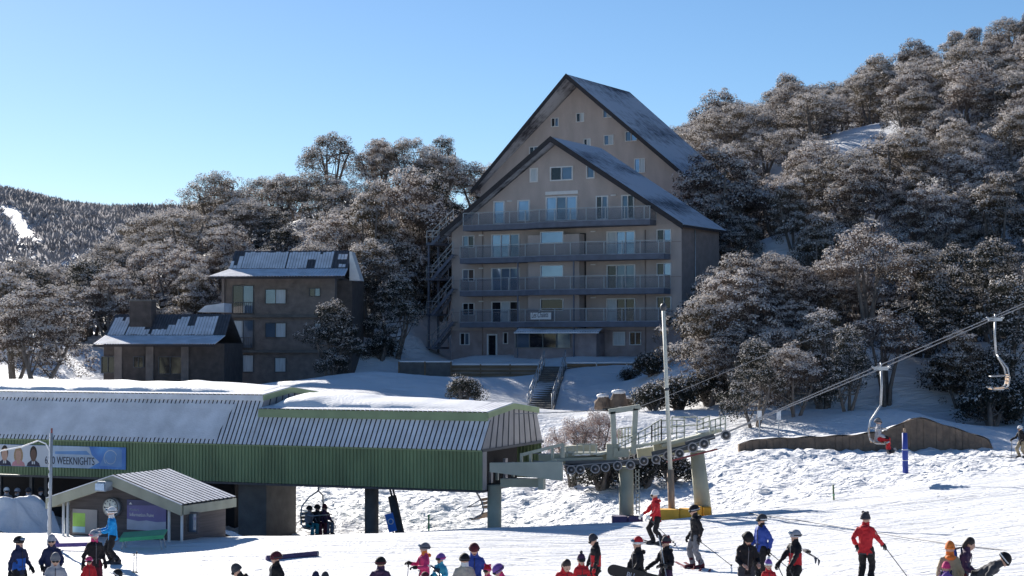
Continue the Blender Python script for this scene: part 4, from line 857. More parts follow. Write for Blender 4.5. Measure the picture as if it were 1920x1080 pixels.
# ================================================================== lift towers, sheaves and catwalk
def tower(px0, py0, px1, Y, r0, r1, label):
    t = at(px1, py0, Y); b = at(px0, 950, Y); b.z = G(b.x, b.y, True) - .4; o = empty('lift_tower', (b.x, b.y, b.z + .4), 0, label, 'lift tower')
    l = t - Vector((b.x, b.y, b.z + .4)); MB().tube([(0, 0, -.5), l], [r0, r1], 24).build('column', 'green_grey', o); MB().tube([l, l + Vector((0, 0, .06))], r1 * 1.25, 20).build('cap', 'green_grey', o)
    return o, Vector((b.x, b.y, b.z + .4))
T1, o1 = tower(1175, 878, 1174, 67.0, .29, .28, 'straight grey green lift tower with the frame gantry'); T2, o2 = tower(1322, 848, 1307, 67.4, .35, .27, 'tilted grey green lift tower under the catwalk')
def bars(root, org, name, segs, w, mat_, Y0, h=None, Y1=None):
    b = MB()
    for s in segs:
        ya = s[4] if len(s) > 4 else Y0; b.bar(at(s[0], s[1], ya) - org, at(s[2], s[3], ya) - org, w, h or w)
    return b.build(name, mat_, root)
wheel_me = None
def wheel(root, org, px, py, Y, s=1.0):
    global wheel_me
    if wheel_me is None:
        b = MB(); b.tube([(0, -.06, 0), (0, -.02, 0), (0, .02, 0), (0, .06, 0)], [.18, .155, .155, .18], 18, 0, smooth=False); b.tube([(0, -.068, 0), (0, -.055, 0)], .135, 16, 1); b.tube([(0, -.10, 0), (0, -.06, 0)], .045, 8, 0)
        w = b.build('sheave_wheel', ['panel_grey', 'rubber'], root); wheel_me = w.data
    else: w = bpy.data.objects.new('sheave_wheel', wheel_me); COL.objects.link(w); w.parent = root
    w.location = at(px, py, Y) - org; w.scale = (s, 1, s)
W1 = [(1071, 881), (1088, 880), (1116, 879), (1135, 876), (1158, 873), (1182, 872), (1207, 864)]; W2 = [(1230, 861), (1252, 854), (1274, 850), (1299, 839), (1320, 832), (1361, 816)]
for px, py in W1: wheel(T1, o1, px, py, 66.6); 
for px, py in W1[2:]: wheel(T1, o1, px + 14, py - 16, 70.2)
for px, py in W2: wheel(T2, o2, px, py, 66.6, 1.1 if px > 1290 else 1.0)
for px, py in W2[:4]: wheel(T2, o2, px + 14, py - 14, 70.2)
bars(T1, o1, 'sheave_beam', [(1060, 868, 1215, 866), (1060, 873, 1130, 873)], .16, 'steel_dark', 66.75, .16); bars(T2, o2, 'sheave_beam', [(1222, 852, 1290, 838), (1285, 833, 1340, 818)], .16, 'steel_dark', 66.75, .2)
bars(T1, o1, 'cross_arm', [(1148, 868, 1148, 832), (1150, 848, 1178, 848)], .45, 'green_grey', 67.0, .35); bars(T1, o1, 'catwalk_deck', [(1040, 862, 1130, 858), (1118, 852, 1250, 826, 67.2), (1075, 850, 1118, 850)], .5, 'green_pale', 67.3, .1)
bars(T2, o2, 'catwalk_deck', [(1240, 835, 1352, 806)], .6, 'green_pale', 67.3, .12); bars(T2, o2, 'cross_arm', [(1225, 838, 1330, 826)], .4, 'green_grey', 67.6, .3); bars(T2, o2, 'cable_catcher', [(1250, 866, 1345, 842)], .1, 'red_rail', 66.5, .06)
bars(T1, o1, 'main_beam', [(1010, 862, 1150, 856)], .4, 'green_grey', 67.6, .42); bars(T1, o1, 'rear_beam', [(1060, 846, 1120, 842)], .4, 'green_grey', 69.5, .42); bars(T2, o2, 'main_beam', [(1195, 852, 1300, 836)], .4, 'green_grey', 68.3, .42)
bars(T1, o1, 'gantry_leg', [(1149, 772, 1152, 850), (1192, 766, 1187, 850)], .2, 'green_pale', 67.0, .22); bars(T1, o1, 'gantry_beam', [(1141, 772, 1200, 763)], .22, 'green_pale', 67.0, .2)
bars(T1, o1, 'sheave_beam', [(1090, 853, 1225, 848)], .14, 'green_grey', 70.4, .14); bars(T1, o1, 'ladder', [(1192, 880, 1193, 965), (1198, 880, 1199, 965)] + [(1192, 885 + 8 * i, 1199, 885 + 8 * i) for i in range(10)], .035, 'green_pale', 66.8)
def railing(root, org, p0, p1, h0, h1, n, Y, m='green_pale', mid=1):
    b = MB()
    for i in range(n + 1):
        t = i / n; x = p0[0] + (p1[0] - p0[0]) * t; y = p0[1] + (p1[1] - p0[1]) * t; h = h0 + (h1 - h0) * t; b.bar(at(x, y, Y) - org, at(x, y - h, Y) - org, .05)
    for k in range(mid + 1):
        f = (k + 1) / (mid + 1); b.bar(at(p0[0], p0[1] - h0 * f, Y) - org, at(p1[0], p1[1] - h1 * f, Y) - org, .05)
    b.build('catwalk_rail', m, root)
railing(T1, o1, (1052, 858), (1075, 855), 18, 18, 2, 66.9); railing(T1, o1, (1082, 850), (1118, 850), 17, 17, 3, 66.9, mid=0); railing(T1, o1, (1160, 845), (1222, 824), 12, 26, 5, 66.8, mid=1); railing(T1, o1, (1160, 838), (1190, 830), 34, 30, 5, 68.6, mid=1)
railing(T2, o2, (1222, 830), (1240, 826), 33, 40, 3, 66.8, mid=2); railing(T2, o2, (1240, 826), (1283, 822), 37, 34, 3, 66.8, mid=2); railing(T2, o2, (1260, 816), (1307, 812), 34, 30, 2, 69.5, mid=1); railing(T2, o2, (1307, 815), (1330, 808), 26, 28, 2, 68.0, mid=2); railing(T2, o2, (1332, 816), (1360, 808), 27, 28, 3, 66.8, mid=1)
rnd = random.Random(2); fb = MB()
for i in range(26):
    px = rnd.uniform(1075, 1345); p = at(px, np.interp(px, [1060, 1130, 1250, 1350], [857, 852, 826, 805]) , 67.2) - o1; fb.ball(p + Vector((0, 0, .05)), (rnd.uniform(.12, .35), .2, rnd.uniform(.03, .07)), 8, 4)
fb.build('catwalk_snow', 'snow_lump', T1)
# pads round the tower feet
def pad(px0, px1, py0, py1, Y, m, label, name='crash_pad'):
    a = at(px0, py1, Y); b = at(px1, py1, Y); z0 = min(a.z, G((a.x + b.x) / 2, Y)) - .3; h = at(px0, py0, Y).z - z0; o = empty(name, (a.x, a.y, z0), 0, label, 'crash pad'); w = b.x - a.x; n = max(2, round(w / .7))
    for i in range(n): MB().box(w * i / n, w * (i + 1) / n - .015, -.12, .5, 0, h + random.uniform(-.02, .03)).build('pad_panel', m, o, bevel=.03)
    return o
pad(1148, 1206, 968, 985, 66.2, 'purple_pad', 'dark purple crash padding round the foot of the straight lift tower'); pad(1237, 1312, 955, 976, 65.5, 'yellow_pad', 'low yellow orange crash mat beside the tilted lift tower'); pad(1300, 1334, 950, 966, 66.9, 'yellow_pad', 'yellow padding wrapped round the foot of the tilted lift tower')
# ropes
def rope(name, pts, r, label, m='rope', cat='cable', sag=0):
    P = [at(*p) for p in pts]; Q = [P[0]]
    for a, b in zip(P[:-1], P[1:]):
        for i in range(1, 9): t = i / 8; q = a.lerp(b, t); q.z -= sag * 4 * t * (1 - t); Q.append(q)
    o0 = Q[0].copy(); o = MB().tube([q - o0 for q in Q], r, 6).build(name, m, loc=o0); return tag(o, label, cat)
rope('haul_rope', [(1000, 864, 66.6), (1071, 873, 66.6), (1158, 866, 66.6), (1230, 854, 66.6), (1299, 832, 66.6), (1361, 812, 66.6), (1652, 691, 68), (1866, 597, 72.5), (2000, 540, 75)], .021, 'near haul rope carrying the chairs uphill')
rope('haul_rope', [(1000, 850, 70.6), (1172, 857, 70.4), (1245, 846, 70.4), (1313, 826, 70.4), (1372, 806, 70.4), (1660, 680, 72), (1866, 592, 76), (2000, 534, 79)], .021, 'far haul rope running just above the near one')
rope('signal_cable', [(962, 776, 67.5), (1128, 769, 68), (1165, 762, 68.2)], .018, 'thin signal cable from the station roof to the gantry', sag=.02); rope('signal_cable', [(1180, 764, 68.2), (1200, 762, 68.5), (1243, 746, 70), (1290, 727, 73), (1450, 660, 85), (1700, 575, 100)], .009, 'thin cable from the gantry past the white pole into the trees')
bars(T1, o1, 'cable_damper', [(1130, 768, 1158, 764)], .05, 'black', 68.05, .1)

# ================================================================== chairs
chair_parts = {}
def lift_chair(px, py, Y, heading, label, swing=0, hang=1.45):
    g = at(px, py, Y); o = empty('lift_chair', g, R(heading), label, 'lift chair', 'chairs of the lift'); o.rotation_euler = (0, R(swing), R(heading))
    if not chair_parts:
        b = MB(); b.box(-.28, .28, -.07, .07, -.09, .05); b.tube([(-.25, 0, 0), (-.36, 0, .08)], .04, 6); b.tube([(.25, 0, 0), (.36, 0, .08)], .04, 6); b.tube([(0, 0, 0), (0, 0, .2)], .035, 6); chair_parts['grip'] = (b, 'galv')
        chair_parts['hanger'] = (MB().tube([(0, 0, -.05), (.02, 0, -.7), (-.02, 0, -1.45)], .045, 8), 'galv')
        for s in (-1, 1):
            w = .52 * s; chair_parts['arm%d' % s] = (MB().tube([(-.02, 0, -1.45), (-.16, w * .6, -1.66), (-.42, w, -2.05), (-.5, w, -2.45), (-.44, w, -2.78), (-.22, w, -2.92), (.12, w, -2.93), (.3, w, -2.84)], .032, 8), 'galv')
        for i in range(5): x = -.38 + .14 * i; chair_parts['seat_slat%d' % i] = (MB().box(x - .055, x + .055, -.56, .56, -2.9 - .01 * i, -2.865 - .01 * i), 'wood_pole')
        for i in range(3): z = -2.72 + .15 * i; chair_parts['back_slat%d' % i] = (MB().box(-.47 - .015 * i, -.44 - .015 * i, -.56, .56, z, z + .11), 'wood_pole')
        chair_parts['bar'] = (MB().tube([(-.45, -.5, -2.35), (.2, -.5, -2.4), (.22, .5, -2.4), (-.45, .5, -2.35)], .022, 6), 'galv')
    for k, (b, m) in chair_parts.items():
        nm = {'arm-1': 'arm', 'arm1': 'arm', 'bar': 'safety_bar'}.get(k, k.rstrip('0123456789'))
        if k + '_me' in bpy.data.meshes: c = bpy.data.objects.new(nm, bpy.data.meshes[k + '_me']); COL.objects.link(c); c.parent = o
        else: c = b.build(nm, m, o); c.data.name = k + '_me'
    return o
CH1 = lift_chair(1652, 690, 68, -12, 'lift chair carrying a rider in red trousers uphill'); CH2 = lift_chair(1866, 598, 72.5, 172, 'empty lift chair high above the shaded bank')
CH3 = lift_chair(598, 852, 69.3, -48, 'lift chair loading three people under the green station'); CH4 = lift_chair(858, 840, 69.5, 150, 'empty lift chair swung up under the green station', swing=24)

# ================================================================== poles and markers
def pole(name, p0, p1, Y, r0, r1, m, label, parts=None, cat='pole'):
    a = at(*p0, Y); b = at(*p1, Y); g = G(a.x, a.y); o = empty(name, (a.x, a.y, g), 0, label, cat); d = b - Vector((a.x, a.y, g)); return o, d
o, d = pole('light_pole', (1261, 960), (1244, 580), 66.1, .1, .07, 'cream_pole', 'tall slightly leaning cream pole on a wooden butt beside the tilted tower')
MB().tube([d * .2, d], [.085, .065], 12).build('shaft', 'cream_pole', o); MB().tube([(0, 0, -.5), d * .25], .13, 8).build('butt', 'wood_pole', o); MB().tube([d * .62, d * .632], .1, 12).build('band', 'steel_dark', o); MB().ball(d + Vector((0, 0, .08)), (.13, .13, .16), 10, 6).build('head', 'steel_dark', o)
o, d = pole('light_pole', (92, 1022), (97, 812), 57, .05, .03, 'galv', 'thin grey frosted pole in front of the booth'); MB().tube([Vector((0, 0, -.4)), d], [.06, .045], 10).build('shaft', 'galv', o); MB().tube([d, d + Vector((0, 0, .16))], .03, 8).build('tip', 'red_rail', o)
rf = MB(); rnd = random.Random(5)
for i in range(40): p = d * rnd.random(); rf.ball(p + Vector((-.05, 0, 0)), (.03, .03, rnd.uniform(.04, .1)), 6, 4)
rf.build('rime', 'snow_lump', o)
rope('frosted_wire', [(97, 853, 57), (86, 832, 57), (72, 826, 57), (40, 838, 57), (-30, 851, 57)], .022, 'wire thick with rime drooping from the thin grey pole', 'snow_lump')
o, d = pole('padded_pole', (1698, 895), (1696, 803), 73, .1, .1, 'blue_pad', 'pole wrapped in dark blue padding on the trampled snow'); MB().tube([Vector((0, 0, -.3)), d * .25, d * .5, d * .52, d * .9], [.13, .125, .13, .12, .11], 14).build('padding', 'blue_pad', o); MB().tube([d * .88, d], .06, 10).build('tip', 'wood_pole', o)
for t in (.3, .53): MB().tube([d * t, d * (t + .015)], .135, 14).build('strap', 'white_paint', o)
o, d = pole('marker_stake', (1564, 944), (1562, 909), 65.5, .03, .03, 'green_bench', 'thin dark green stake in the snow edge'); MB().tube([Vector((0, 0, -.2)), d], .035, 8).build('shaft', 'green_wall', o); MB().tube([d * .3, d * .38], .045, 8).build('sleeve', 'green_bench', o)
o, d = pole('marker_stake', (1028, 1000), (1028, 960), 68, .03, .03, 'lime', 'short bright green stake below the station')if False else pole('marker_stake', (804, 995), (804, 968), 70, .03, .03, 'lime', 'short bright green stake under the station'); MB().tube([Vector((0, 0, -.2)), d], .035, 8).build('shaft', 'green_bench', o); MB().tube([d, d + Vector((0, 0, .05))], .05, 8).build('cap', 'green_bench', o)
for px, lab in ((1424, 'small white notice on a post left of its twin by the trees'), (1460, 'small white notice on a post nearest the rope by the trees')):
    o, d = pole('sign_post', (px, 822), (px, 770), 96, .03, .03, 'galv', lab, cat='sign'); MB().tube([Vector((0, 0, -.3)), d], .035, 8).build('post', 'galv', o); MB().box(d.x - .12, d.x + .12, d.y - .06, d.y - .03, d.z - .5, d.z).build('plate', 'white_paint', o)
a = at(733, 920, 68.3); b = at(756, 1000, 67.6); b.z = min(b.z, G(b.x, b.y) + .05); o = empty('padded_post', b, 0, 'leaning black post under the station floor', 'post'); d = a - b; MB().tube([d * -.1, d * .15, d * .9], [.19, .18, .17], 14).build('padding', 'rubber', o); MB().tube([d * .85, d + Vector((-.08, 0, .2))], .04, 8).build('strut', 'steel_dark', o); MB().tube([d * .85 + Vector((.1, 0, 0)), d + Vector((.05, 0, .2))], .04, 8).build('strut', 'steel_dark', o)
a = at(736, 992, 67.4); o = empty('warning_sign', a, R(8), 'small blue board with a white ring beside the leaning black post', 'sign'); o.rotation_euler = (0, R(-14), R(8)); MB().box(-.16, .16, 0, .03, -.1, .62).build('panel', 'blue_sign', o); MB().tube([(0, -.004, .3), (0, -.008, .3)], .12, 20).build('ring', 'white_paint', o); MB().tube([(0, -.009, .3), (0, -.012, .3)], .08, 20).build('ring_centre', 'blue_sign', o); MB().box(-.03, .03, .03, .06, -.7, .3).build('post', 'steel_dark', o)
# boundary rope
pa = on_ground(1420, 985, 50, 66); rope('boundary_rope', [(1405, 962, 62.5), (1430, 966, 61), (1560, 985, 56), (1700, 1008, 51), (1800, 1022, 48), (1935, 1037, 45)], .022, 'grey rope stretched across the piste behind the skiers', 'rope', 'rope')
# low curved retaining wall with a peaked top
mo = at(1620, 846, 87); Zg = G(mo.x, mo.y, True); o = empty('retaining_wall', (mo.x, mo.y, Zg), 0, 'low curved brown retaining wall with a peaked top above the trampled snow', 'wall')
prof = [(1390, 836), (1420, 826), (1500, 822), (1600, 817), (1655, 810), (1690, 797), (1712, 786), (1728, 784), (1750, 790), (1790, 803), (1840, 818), (1866, 828), (1874, 846)]
def top_at(px): return max(.05, at(px, np.interp(px, [p[0] for p in prof], [p[1] for p in prof]), 87).z - Zg)
n = 38; rs = np.random.RandomState(4)
for i in range(n):
    pa = 1390 + 484 * i / n; pb = 1390 + 484 * (i + 1) / n; xa = at(pa, 846, 87).x - mo.x; xb = at(pb, 846, 87).x - mo.x - .012; ya = .9 * math.cos((i / n - .5) * 3.0) - .9; yb = .9 * math.cos(((i + 1) / n - .5) * 3.0) - .9; za = top_at(pa); zb = top_at(pb); m = 5; vv = []; j = rs.uniform(-.02, .02)
    for k in range(m + 1): t = k / m; vv += [(xa, -ya + j + .10 * t, -.6 + (za + .6) * t), (xb, -yb + j + .10 * t, -.6 + (zb + .6) * t)]
    k0 = len(vv); vv += [(xa, -ya + .6, za), (xb, -yb + .6, zb), (xa, -ya + .6, -.6), (xb, -yb + .6, -.6)]
    MB().add(vv, [(2 * k, 2 * k + 1, 2 * k + 3, 2 * k + 2) for k in range(m)] + [(2 * m, 2 * m + 1, k0 + 1, k0), (k0, k0 + 1, k0 + 3, k0 + 2), tuple([2 * k for k in range(m + 1)] + [k0, k0 + 2])[::-1], tuple([2 * k + 1 for k in range(m + 1)] + [k0 + 1, k0 + 3])]).build('wall_panel', 'tan_rock', o)
sv = []
for i in range(61):
    px = 1390 + 484 * i / 60; x = at(px, 846, 87).x - mo.x; yy = .9 - .9 * math.cos((i / 60 - .5) * 3.0); z = top_at(px)
    for k in range(6): t = k / 5; sv.append((x, yy + .18 + t * 3.2 + .1 * math.sin(i * 1.3), z + .05 + .06 * math.sin(t * 3.14) + .03 * math.sin(i * .9 + k) - (z * .75) * t ** 1.5))
MB().add(sv, [(i * 6 + k, (i + 1) * 6 + k, (i + 1) * 6 + k + 1, i * 6 + k + 1) for i in range(60) for k in range(5)], 0, True).build('snow_cap', 'snow_lump', o)
# boulders on the terrace bank
for px, py, Y, s, lab in ((1130, 752, 112, 1.0, 'brown boulder capped with snow, leftmost lump of the bank rocks'), (1160, 752, 112, 1.15, 'tallest brown boulder on the snowy bank below the lodge'), (1178, 750, 113, .8, 'small boulder tucked against the tallest one')):
    p = at(px, py, Y); g = G(p.x, p.y); o = empty('boulder', (p.x, p.y, g), random.uniform(0, 6), lab, 'rock'); rs = np.random.RandomState(int(px)); b = MB().ball((0, 0, .55 * s), (.55 * s, .5 * s, .85 * s), 12, 8)
    b.v = [(x * (1 + .3 * (rs.rand() - .5)), y * (1 + .3 * (rs.rand() - .5)), z * (1 + .15 * (rs.rand() - .5))) for x, y, z in b.v]; b.sm = [False] * len(b.sm); b.build('rock', 'tan_rock', o); MB().ball((0, 0, 1.28 * s), (.42 * s, .4 * s, .16 * s), 10, 6).build('snow_cap', 'snow_lump', o)
# purple barrier lying on the piste
a = on_ground(500, 1052, 40, 60); b = on_ground(595, 1043, 40, 60); o = empty('snow_barrier', a, 0, 'long dark purple padded tube lying on the piste', 'barrier'); d = b - a; d.z += .08; MB().tube([Vector((0, 0, .08)), d], .09, 12).build('tube', 'purple_pad', o); MB().tube([d * .97 + Vector((0, 0, .005)), d * 1.01], .094, 12).build('end_cap', 'panel_grey', o)
# bare dirt under the station and the snow heap before the hall
def heap(px, py, Y, rx, ry, h, m, label, name, seed, kind=None):
    p = at(px, py, Y); rs = np.random.RandomState(seed); n, mm = 28, 12; v = []; g0 = G(p.x, p.y, True)
    for j in range(mm + 1):
        for i in range(n):
            a = 6.283 * i / n; r = j / mm; x = rx * r * math.cos(a); y = ry * r * math.sin(a); nz = float(vnoise(np.array([x * 1.3 + seed]), np.array([y * 1.3]))[0])
            v.append((x, y, G(p.x + x, p.y + y) - g0 - .06 + h * (math.cos(min(1, r * (1 + .35 * math.sin(2 * a + seed) + .2 * math.sin(5 * a))) * math.pi) * .5 + .5) * (1 + .9 * nz) + .05 * math.sin(9 * x) * math.sin(8 * y) * (1 - r)))
    b = MB().add(v, [(j * n + i, (j) * n + (i + 1) % n, (j + 1) * n + (i + 1) % n, (j + 1) * n + i)[::-1] for j in range(mm) for i in range(n)], 0, True); o = b.build(name, m, loc=(p.x, p.y, g0)); return tag(o, label, 'snow heap', kind=kind)
heap(25, 990, 66, 1.9, 1.6, 1.45, 'snow_lump', 'rounded heap of shaded snow before the dark loading hall', 'snow_heap', 3); heap(425, 1010, 63.5, 1.5, 1.0, .42, 'snow_lump', 'small pointed snow heap beside the booth', 'snow_heap', 8)
dp = heap(560, 1000, 69.5, 4.2, 2.4, .16, 'dirt', None, 'dirt_patch', 5); dp['kind'] = 'structure'; del dp['category']
# ================================================================== people
def ik(a, b, l1, l2, hint):
    a = Vector(a); b = Vector(b); d = b - a; L = min(d.length, (l1 + l2) * .995); d.normalize(); b = a + d * L
    c = (l1 * l1 - l2 * l2 + L * L) / (2 * L); h = math.sqrt(max(0, l1 * l1 - c * c)); hv = Vector(hint); hv = (hv - d * hv.dot(d)).normalized()
    return a + d * c + hv * h, b
fold_tex = bpy.data.textures.new('cloth_folds', 'CLOUDS'); fold_tex.noise_scale = .11; fold_tex.noise_depth = 2
def remesh(o, vox, folds=0):
    m = o.modifiers.new('skin', 'REMESH'); m.mode = 'VOXEL'; m.voxel_size = vox; m.use_smooth_shade = True; s = o.modifiers.new('soft', 'SMOOTH'); s.iterations = 3; s.factor = .5
    if folds: d = o.modifiers.new('folds', 'DISPLACE'); d.texture = fold_tex; d.strength = folds; d.mid_level = .5; d.texture_coords = 'LOCAL'
def hand_shape(b, w, d, mi=0, side=1, k=1.0):
    """palm, four curled fingers of unequal length and a thumb leaving the side of the palm"""
    d = d.normalized(); up = Vector((0, 0, 1)); x = d.cross(up); x = x.normalized() if x.length > .1 else Vector((1, 0, 0)); n = x.cross(d).normalized(); c = w + d * .045 * k
    b.tube([w, c, c + d * .05 * k], [.034 * k, .042 * k, .038 * k], 8, mi)
    for i, l in enumerate((.070, .082, .076, .060)):
        r = c + d * .045 * k + x * (.030 - .020 * i) * k; b.tube([r, r + d * l * .55 * k - n * .012, r + d * l * .8 * k - n * .035 * k, r + d * l * .72 * k - n * .06 * k], [.012 * k, .0115 * k, .010 * k, .007 * k], 5, mi)
    r = w + d * .03 * k + x * .036 * side * k; b.tube([r, r + d * .035 * k + x * .022 * side * k - n * .01, r + d * .062 * k + x * .02 * side * k - n * .03 * k], [.014 * k, .012 * k, .008 * k], 5, mi)
PEOPLE = {}
def person(px, top, H, heading, label, jacket, trousers, hat, hatcol, lean=0, nod=0, turn=0, hands=((-.27, -.10, .86), (.27, -.10, .86)), feet=((-.12, -.02, 0), (.12, .02, 0)), eyes='goggles', glove='black', Y=None, crouch=0.0, sit=None,
           kid=False, accent=None, boots='dkgrey', collar=None, vox=.024, hair=None, loc=None, cap2=None):
    s = H / 1.78
    if loc is None:
        if Y is None:
            Y = 33.0
            while Y < 66:
                p = at(px, top, Y)
                if p.z <= G(p.x, p.y) + H * (.70 if lean > 40 else 1): break
                Y += .15
        p = at(px, top, Y); loc = Vector((p.x, p.y, G(p.x, p.y)))
    o = empty('person', loc, R(heading), label, 'person'); o.scale = (s, s, s)
    hip = Vector((0, 0, .92 - crouch)); L = R(lean)
    def T(p):                                        # torso point leaned forward (-y) about the hip
        q = Vector(p) - Vector((0, 0, .92)); return hip + Vector((q.x, q.y * math.cos(L) - q.z * math.sin(L), q.z * math.cos(L) + q.y * math.sin(L)))
    nk = T((0, 0, 1.455)); Nd = R(nod) + L * .55; hs = 1.3 if kid else 1.15; Tn = R(turn)
    def Hd(p):                                       # head point: turned and nodded about the neck
        q = Vector(p) * hs; q = Vector((q.x * math.cos(Tn) - q.y * math.sin(Tn), q.x * math.sin(Tn) + q.y * math.cos(Tn), q.z)); return nk + Vector((q.x, q.y * math.cos(Nd) - q.z * math.sin(Nd), q.z * math.cos(Nd) + q.y * math.sin(Nd)))
    arms = []
    for sd, h in zip((-1, 1), hands):
        sh = T((.165 * sd, 0, 1.365)); el, wr = ik(sh, T(h) if h[2] > .7 and lean > 25 else Vector(h) - Vector((0, 0, crouch)), .29, .26, (.5 * sd, .8, -.5)); arms.append((sh, el, wr))
    legs = []
    for sd, f in zip((-1, 1), feet):
        hp = hip + Vector((.095 * sd, 0, -.02)); kn, an = ik(hp, Vector(f) + Vector((0, .04, .10)), .43, .42, (0.1 * sd, -1, .2)); legs.append((hp, kn, an))
    # one continuous body
    b = MB(); tz = [(.86, .14), (1.0, .135), (1.18, .14), (1.33, .15), (1.42, .10), (1.5, .055)]
    b.tube([T((0, 0, z)) for z, r in tz], [r for z, r in tz], 12, ell=[.68] * 6); b.tube([nk - Vector((0, 0, .03)), Hd((0, -.01, .08))], .055, 10)
    hc = Hd((0, -.015, .135)); b.ball(hc, (.078 * hs, .092 * hs, .115 * hs), 14, 10); b.ball(Hd((0, -.105, .115)), .020 * hs, 6, 5); b.ball(Hd((0, -.045, .055)), (.045 * hs, .05 * hs, .04 * hs), 8, 6)
    for sd in (-1, 1): b.ball(Hd((.08 * sd, .005, .12)), .022 * hs, 6, 5)
    for k, (sh, el, wr) in enumerate(arms): b.tube([sh, el, wr], [.058, .046, .034], 8)
    for hp, kn, an in legs: b.tube([hp, kn, an, an - Vector((0, .03, .04))], [.088, .062, .045, .05], 8)
    if glove is None:
        for k, (sh, el, wr) in enumerate(arms): hand_shape(b, wr, wr - el, 0, 1 if k else -1, 1.05)
    body = b.build('body', 'skin', o); remesh(body, .014 if glove is None else .02)
    # jacket
    j = MB(); jz = [(.76, .195), (.9, .185), (1.05, .175), (1.2, .178), (1.34, .18), (1.42, .135), (1.47, .095), (1.51, .08)]
    j.tube([T((0, 0, z)) if z > .85 else T((0, 0, .9)) + Vector((0, 0, z - .9)) for z, r in jz], [r for z, r in jz], 14, ell=[.74] * 8)
    for sh, el, wr in arms: j.ball(sh, .07, 8, 6); j.tube([sh, sh.lerp(el, .5), el, el.lerp(wr, .5), el.lerp(wr, .93)], [.074, .07, .066, .06, .048], 9)
    jk = j.build('jacket', 'cl_' + jacket, o); remesh(jk, vox, .07)
    if accent: 
        a = MB(); az = [(.90, .192), (1.05, .186), (1.2, .19)]; a.tube([T((0, 0, z)) for z, r in az], [r for z, r in az], 14, cap=False, ell=[.76] * 3); a.build('jacket_band', 'cl_' + accent, jk)
    cl = MB(); cl.tube([T((0, 0, 1.43)), T((0, -.005, 1.49)), T((0, -.01, 1.55))], [.105, .098, .095], 12, ell=[.85] * 3, cap=False); cl.build('collar', 'cl_' + (collar or jacket), jk)
    if (px * 7 + int(top)) % 3 and lean < 40: MB().tube([T((-.10, .07, 1.43)), T((-.05, .125, 1.42)), T((.05, .125, 1.42)), T((.10, .07, 1.43))], [.035, .058, .058, .035], 8).build('hood', 'cl_' + (collar or jacket), jk)
    for sd in (-1, 1): MB().box(.04 * sd - .0, .04 * sd + .07 * sd, -.16, -.14, .98, 1.0).build('pocket', 'cl_dkgrey', jk) if lean < 8 else None
    MB().tube([T((0, 0, .9)) + Vector((0, 0, -.145)), T((0, 0, .9)) + Vector((0, 0, -.115))], [.2, .2], 14, ell=[.76] * 2, cap=False).build('hem', 'cl_dkgrey' if jacket not in ('black', 'dkgrey') else 'cl_black', jk)
    zp = MB(); zp.tube([T((0, -.74 * r - .012, z)) for z, r in ((.86, .188), (1.05, .175), (1.2, .178), (1.34, .18), (1.42, .135))], .009, 5); zp.build('zip', 'cl_dkgrey' if jacket not in ('black', 'dkgrey') else 'cl_grey', jk)
    # trousers
    t = MB(); t.tube([hip + Vector((0, 0, .12)), hip + Vector((0, 0, -.06))], [.165, .17], 12, ell=[.75] * 2)
    for hp, kn, an in legs: t.tube([hp + Vector((0, 0, .02)), hp.lerp(kn, .5), kn, kn.lerp(an, .6), an + (kn - an) * .06], [.115, .10, .088, .085, .092], 10)
    remesh(t.build('trousers', 'cl_' + trousers, o), vox, .06)
    for f, (hp, kn, an) in zip(feet, legs):
        bt = MB(); bt.tube([an + (kn - an).normalized() * .2, an, Vector(f) + Vector((0, .03, .03))], [.078, .075, .08], 9); bt.tube([Vector(f) + Vector((0, .07, .05)), Vector(f) + Vector((0, -.06, .06)), Vector(f) + Vector((0, -.2, .045))], [.062, .066, .045], 9, ell=[.85] * 3); bt.box(f[0] - .05, f[0] + .05, f[1] - .22, f[1] + .11, f[2] - .005, f[2] + .03); bt.build('boot', 'cl_' + boots, o)
    if glove is not None:
        for k, (sh, el, wr) in enumerate(arms):
            g = MB(); hand_shape(g, wr - (wr - el).normalized() * .03, wr - el, 0, 1 if k else -1, 1.3); g.build('glove', 'cl_' + glove, o)
    # headgear
    if hat == 'helmet':
        h = MB(); h.ball((0, 0, 0), (.112, .135, .125), 16, 10, z0=-.28); ho = h.build('helmet', 'cl_' + hatcol, o); ho.matrix_local = Matrix.Translation(Hd((0, .012, .155))) @ Euler((-Nd * -1, 0, Tn)).to_matrix().to_4x4() if False else Matrix.Translation(Hd((0, .012, .155))) @ Matrix.Rotation(Nd, 4, 'X') @ Matrix.Rotation(Tn, 4, 'Z') @ Matrix.Scale(hs, 4)
        MB().tube([(0.1 * math.cos(a) * 1.14, .118 * math.sin(a) * 1.16 + .004, .006) for a in np.linspace(-.9, math.pi + .9, 16)], .012, 5).build('goggle_strap', 'cl_' + (cap2 or 'dkgrey'), ho)
    elif hat in ('beanie', 'pompom', 'horns'):
        h = MB(); h.ball((0, 0, 0), (.098, .112, .135), 14, 8, z0=-.12); ho = h.build('beanie', 'cl_' + hatcol, o); ho.matrix_local = Matrix.Translation(Hd((0, .008, .17))) @ Matrix.Rotation(Nd, 4, 'X') @ Matrix.Rotation(Tn, 4, 'Z') @ Matrix.Scale(hs, 4)
        MB().tube([(0, 0, -.03), (0, 0, .015)], [.104, .104], 14, ell=[1.13] * 2).build('cuff', 'cl_' + (cap2 or hatcol), ho)
        if hat == 'pompom': MB().ball((0, 0, .155), .04, 8, 6).build('pompom', 'cl_' + (cap2 or hatcol), ho)
        if hat == 'horns':
            for sd in (-1, 1): MB().ball((.07 * sd, 0, .115), .036, 8, 6).build('tassel', 'cl_' + (cap2 or hatcol), ho)
    else:
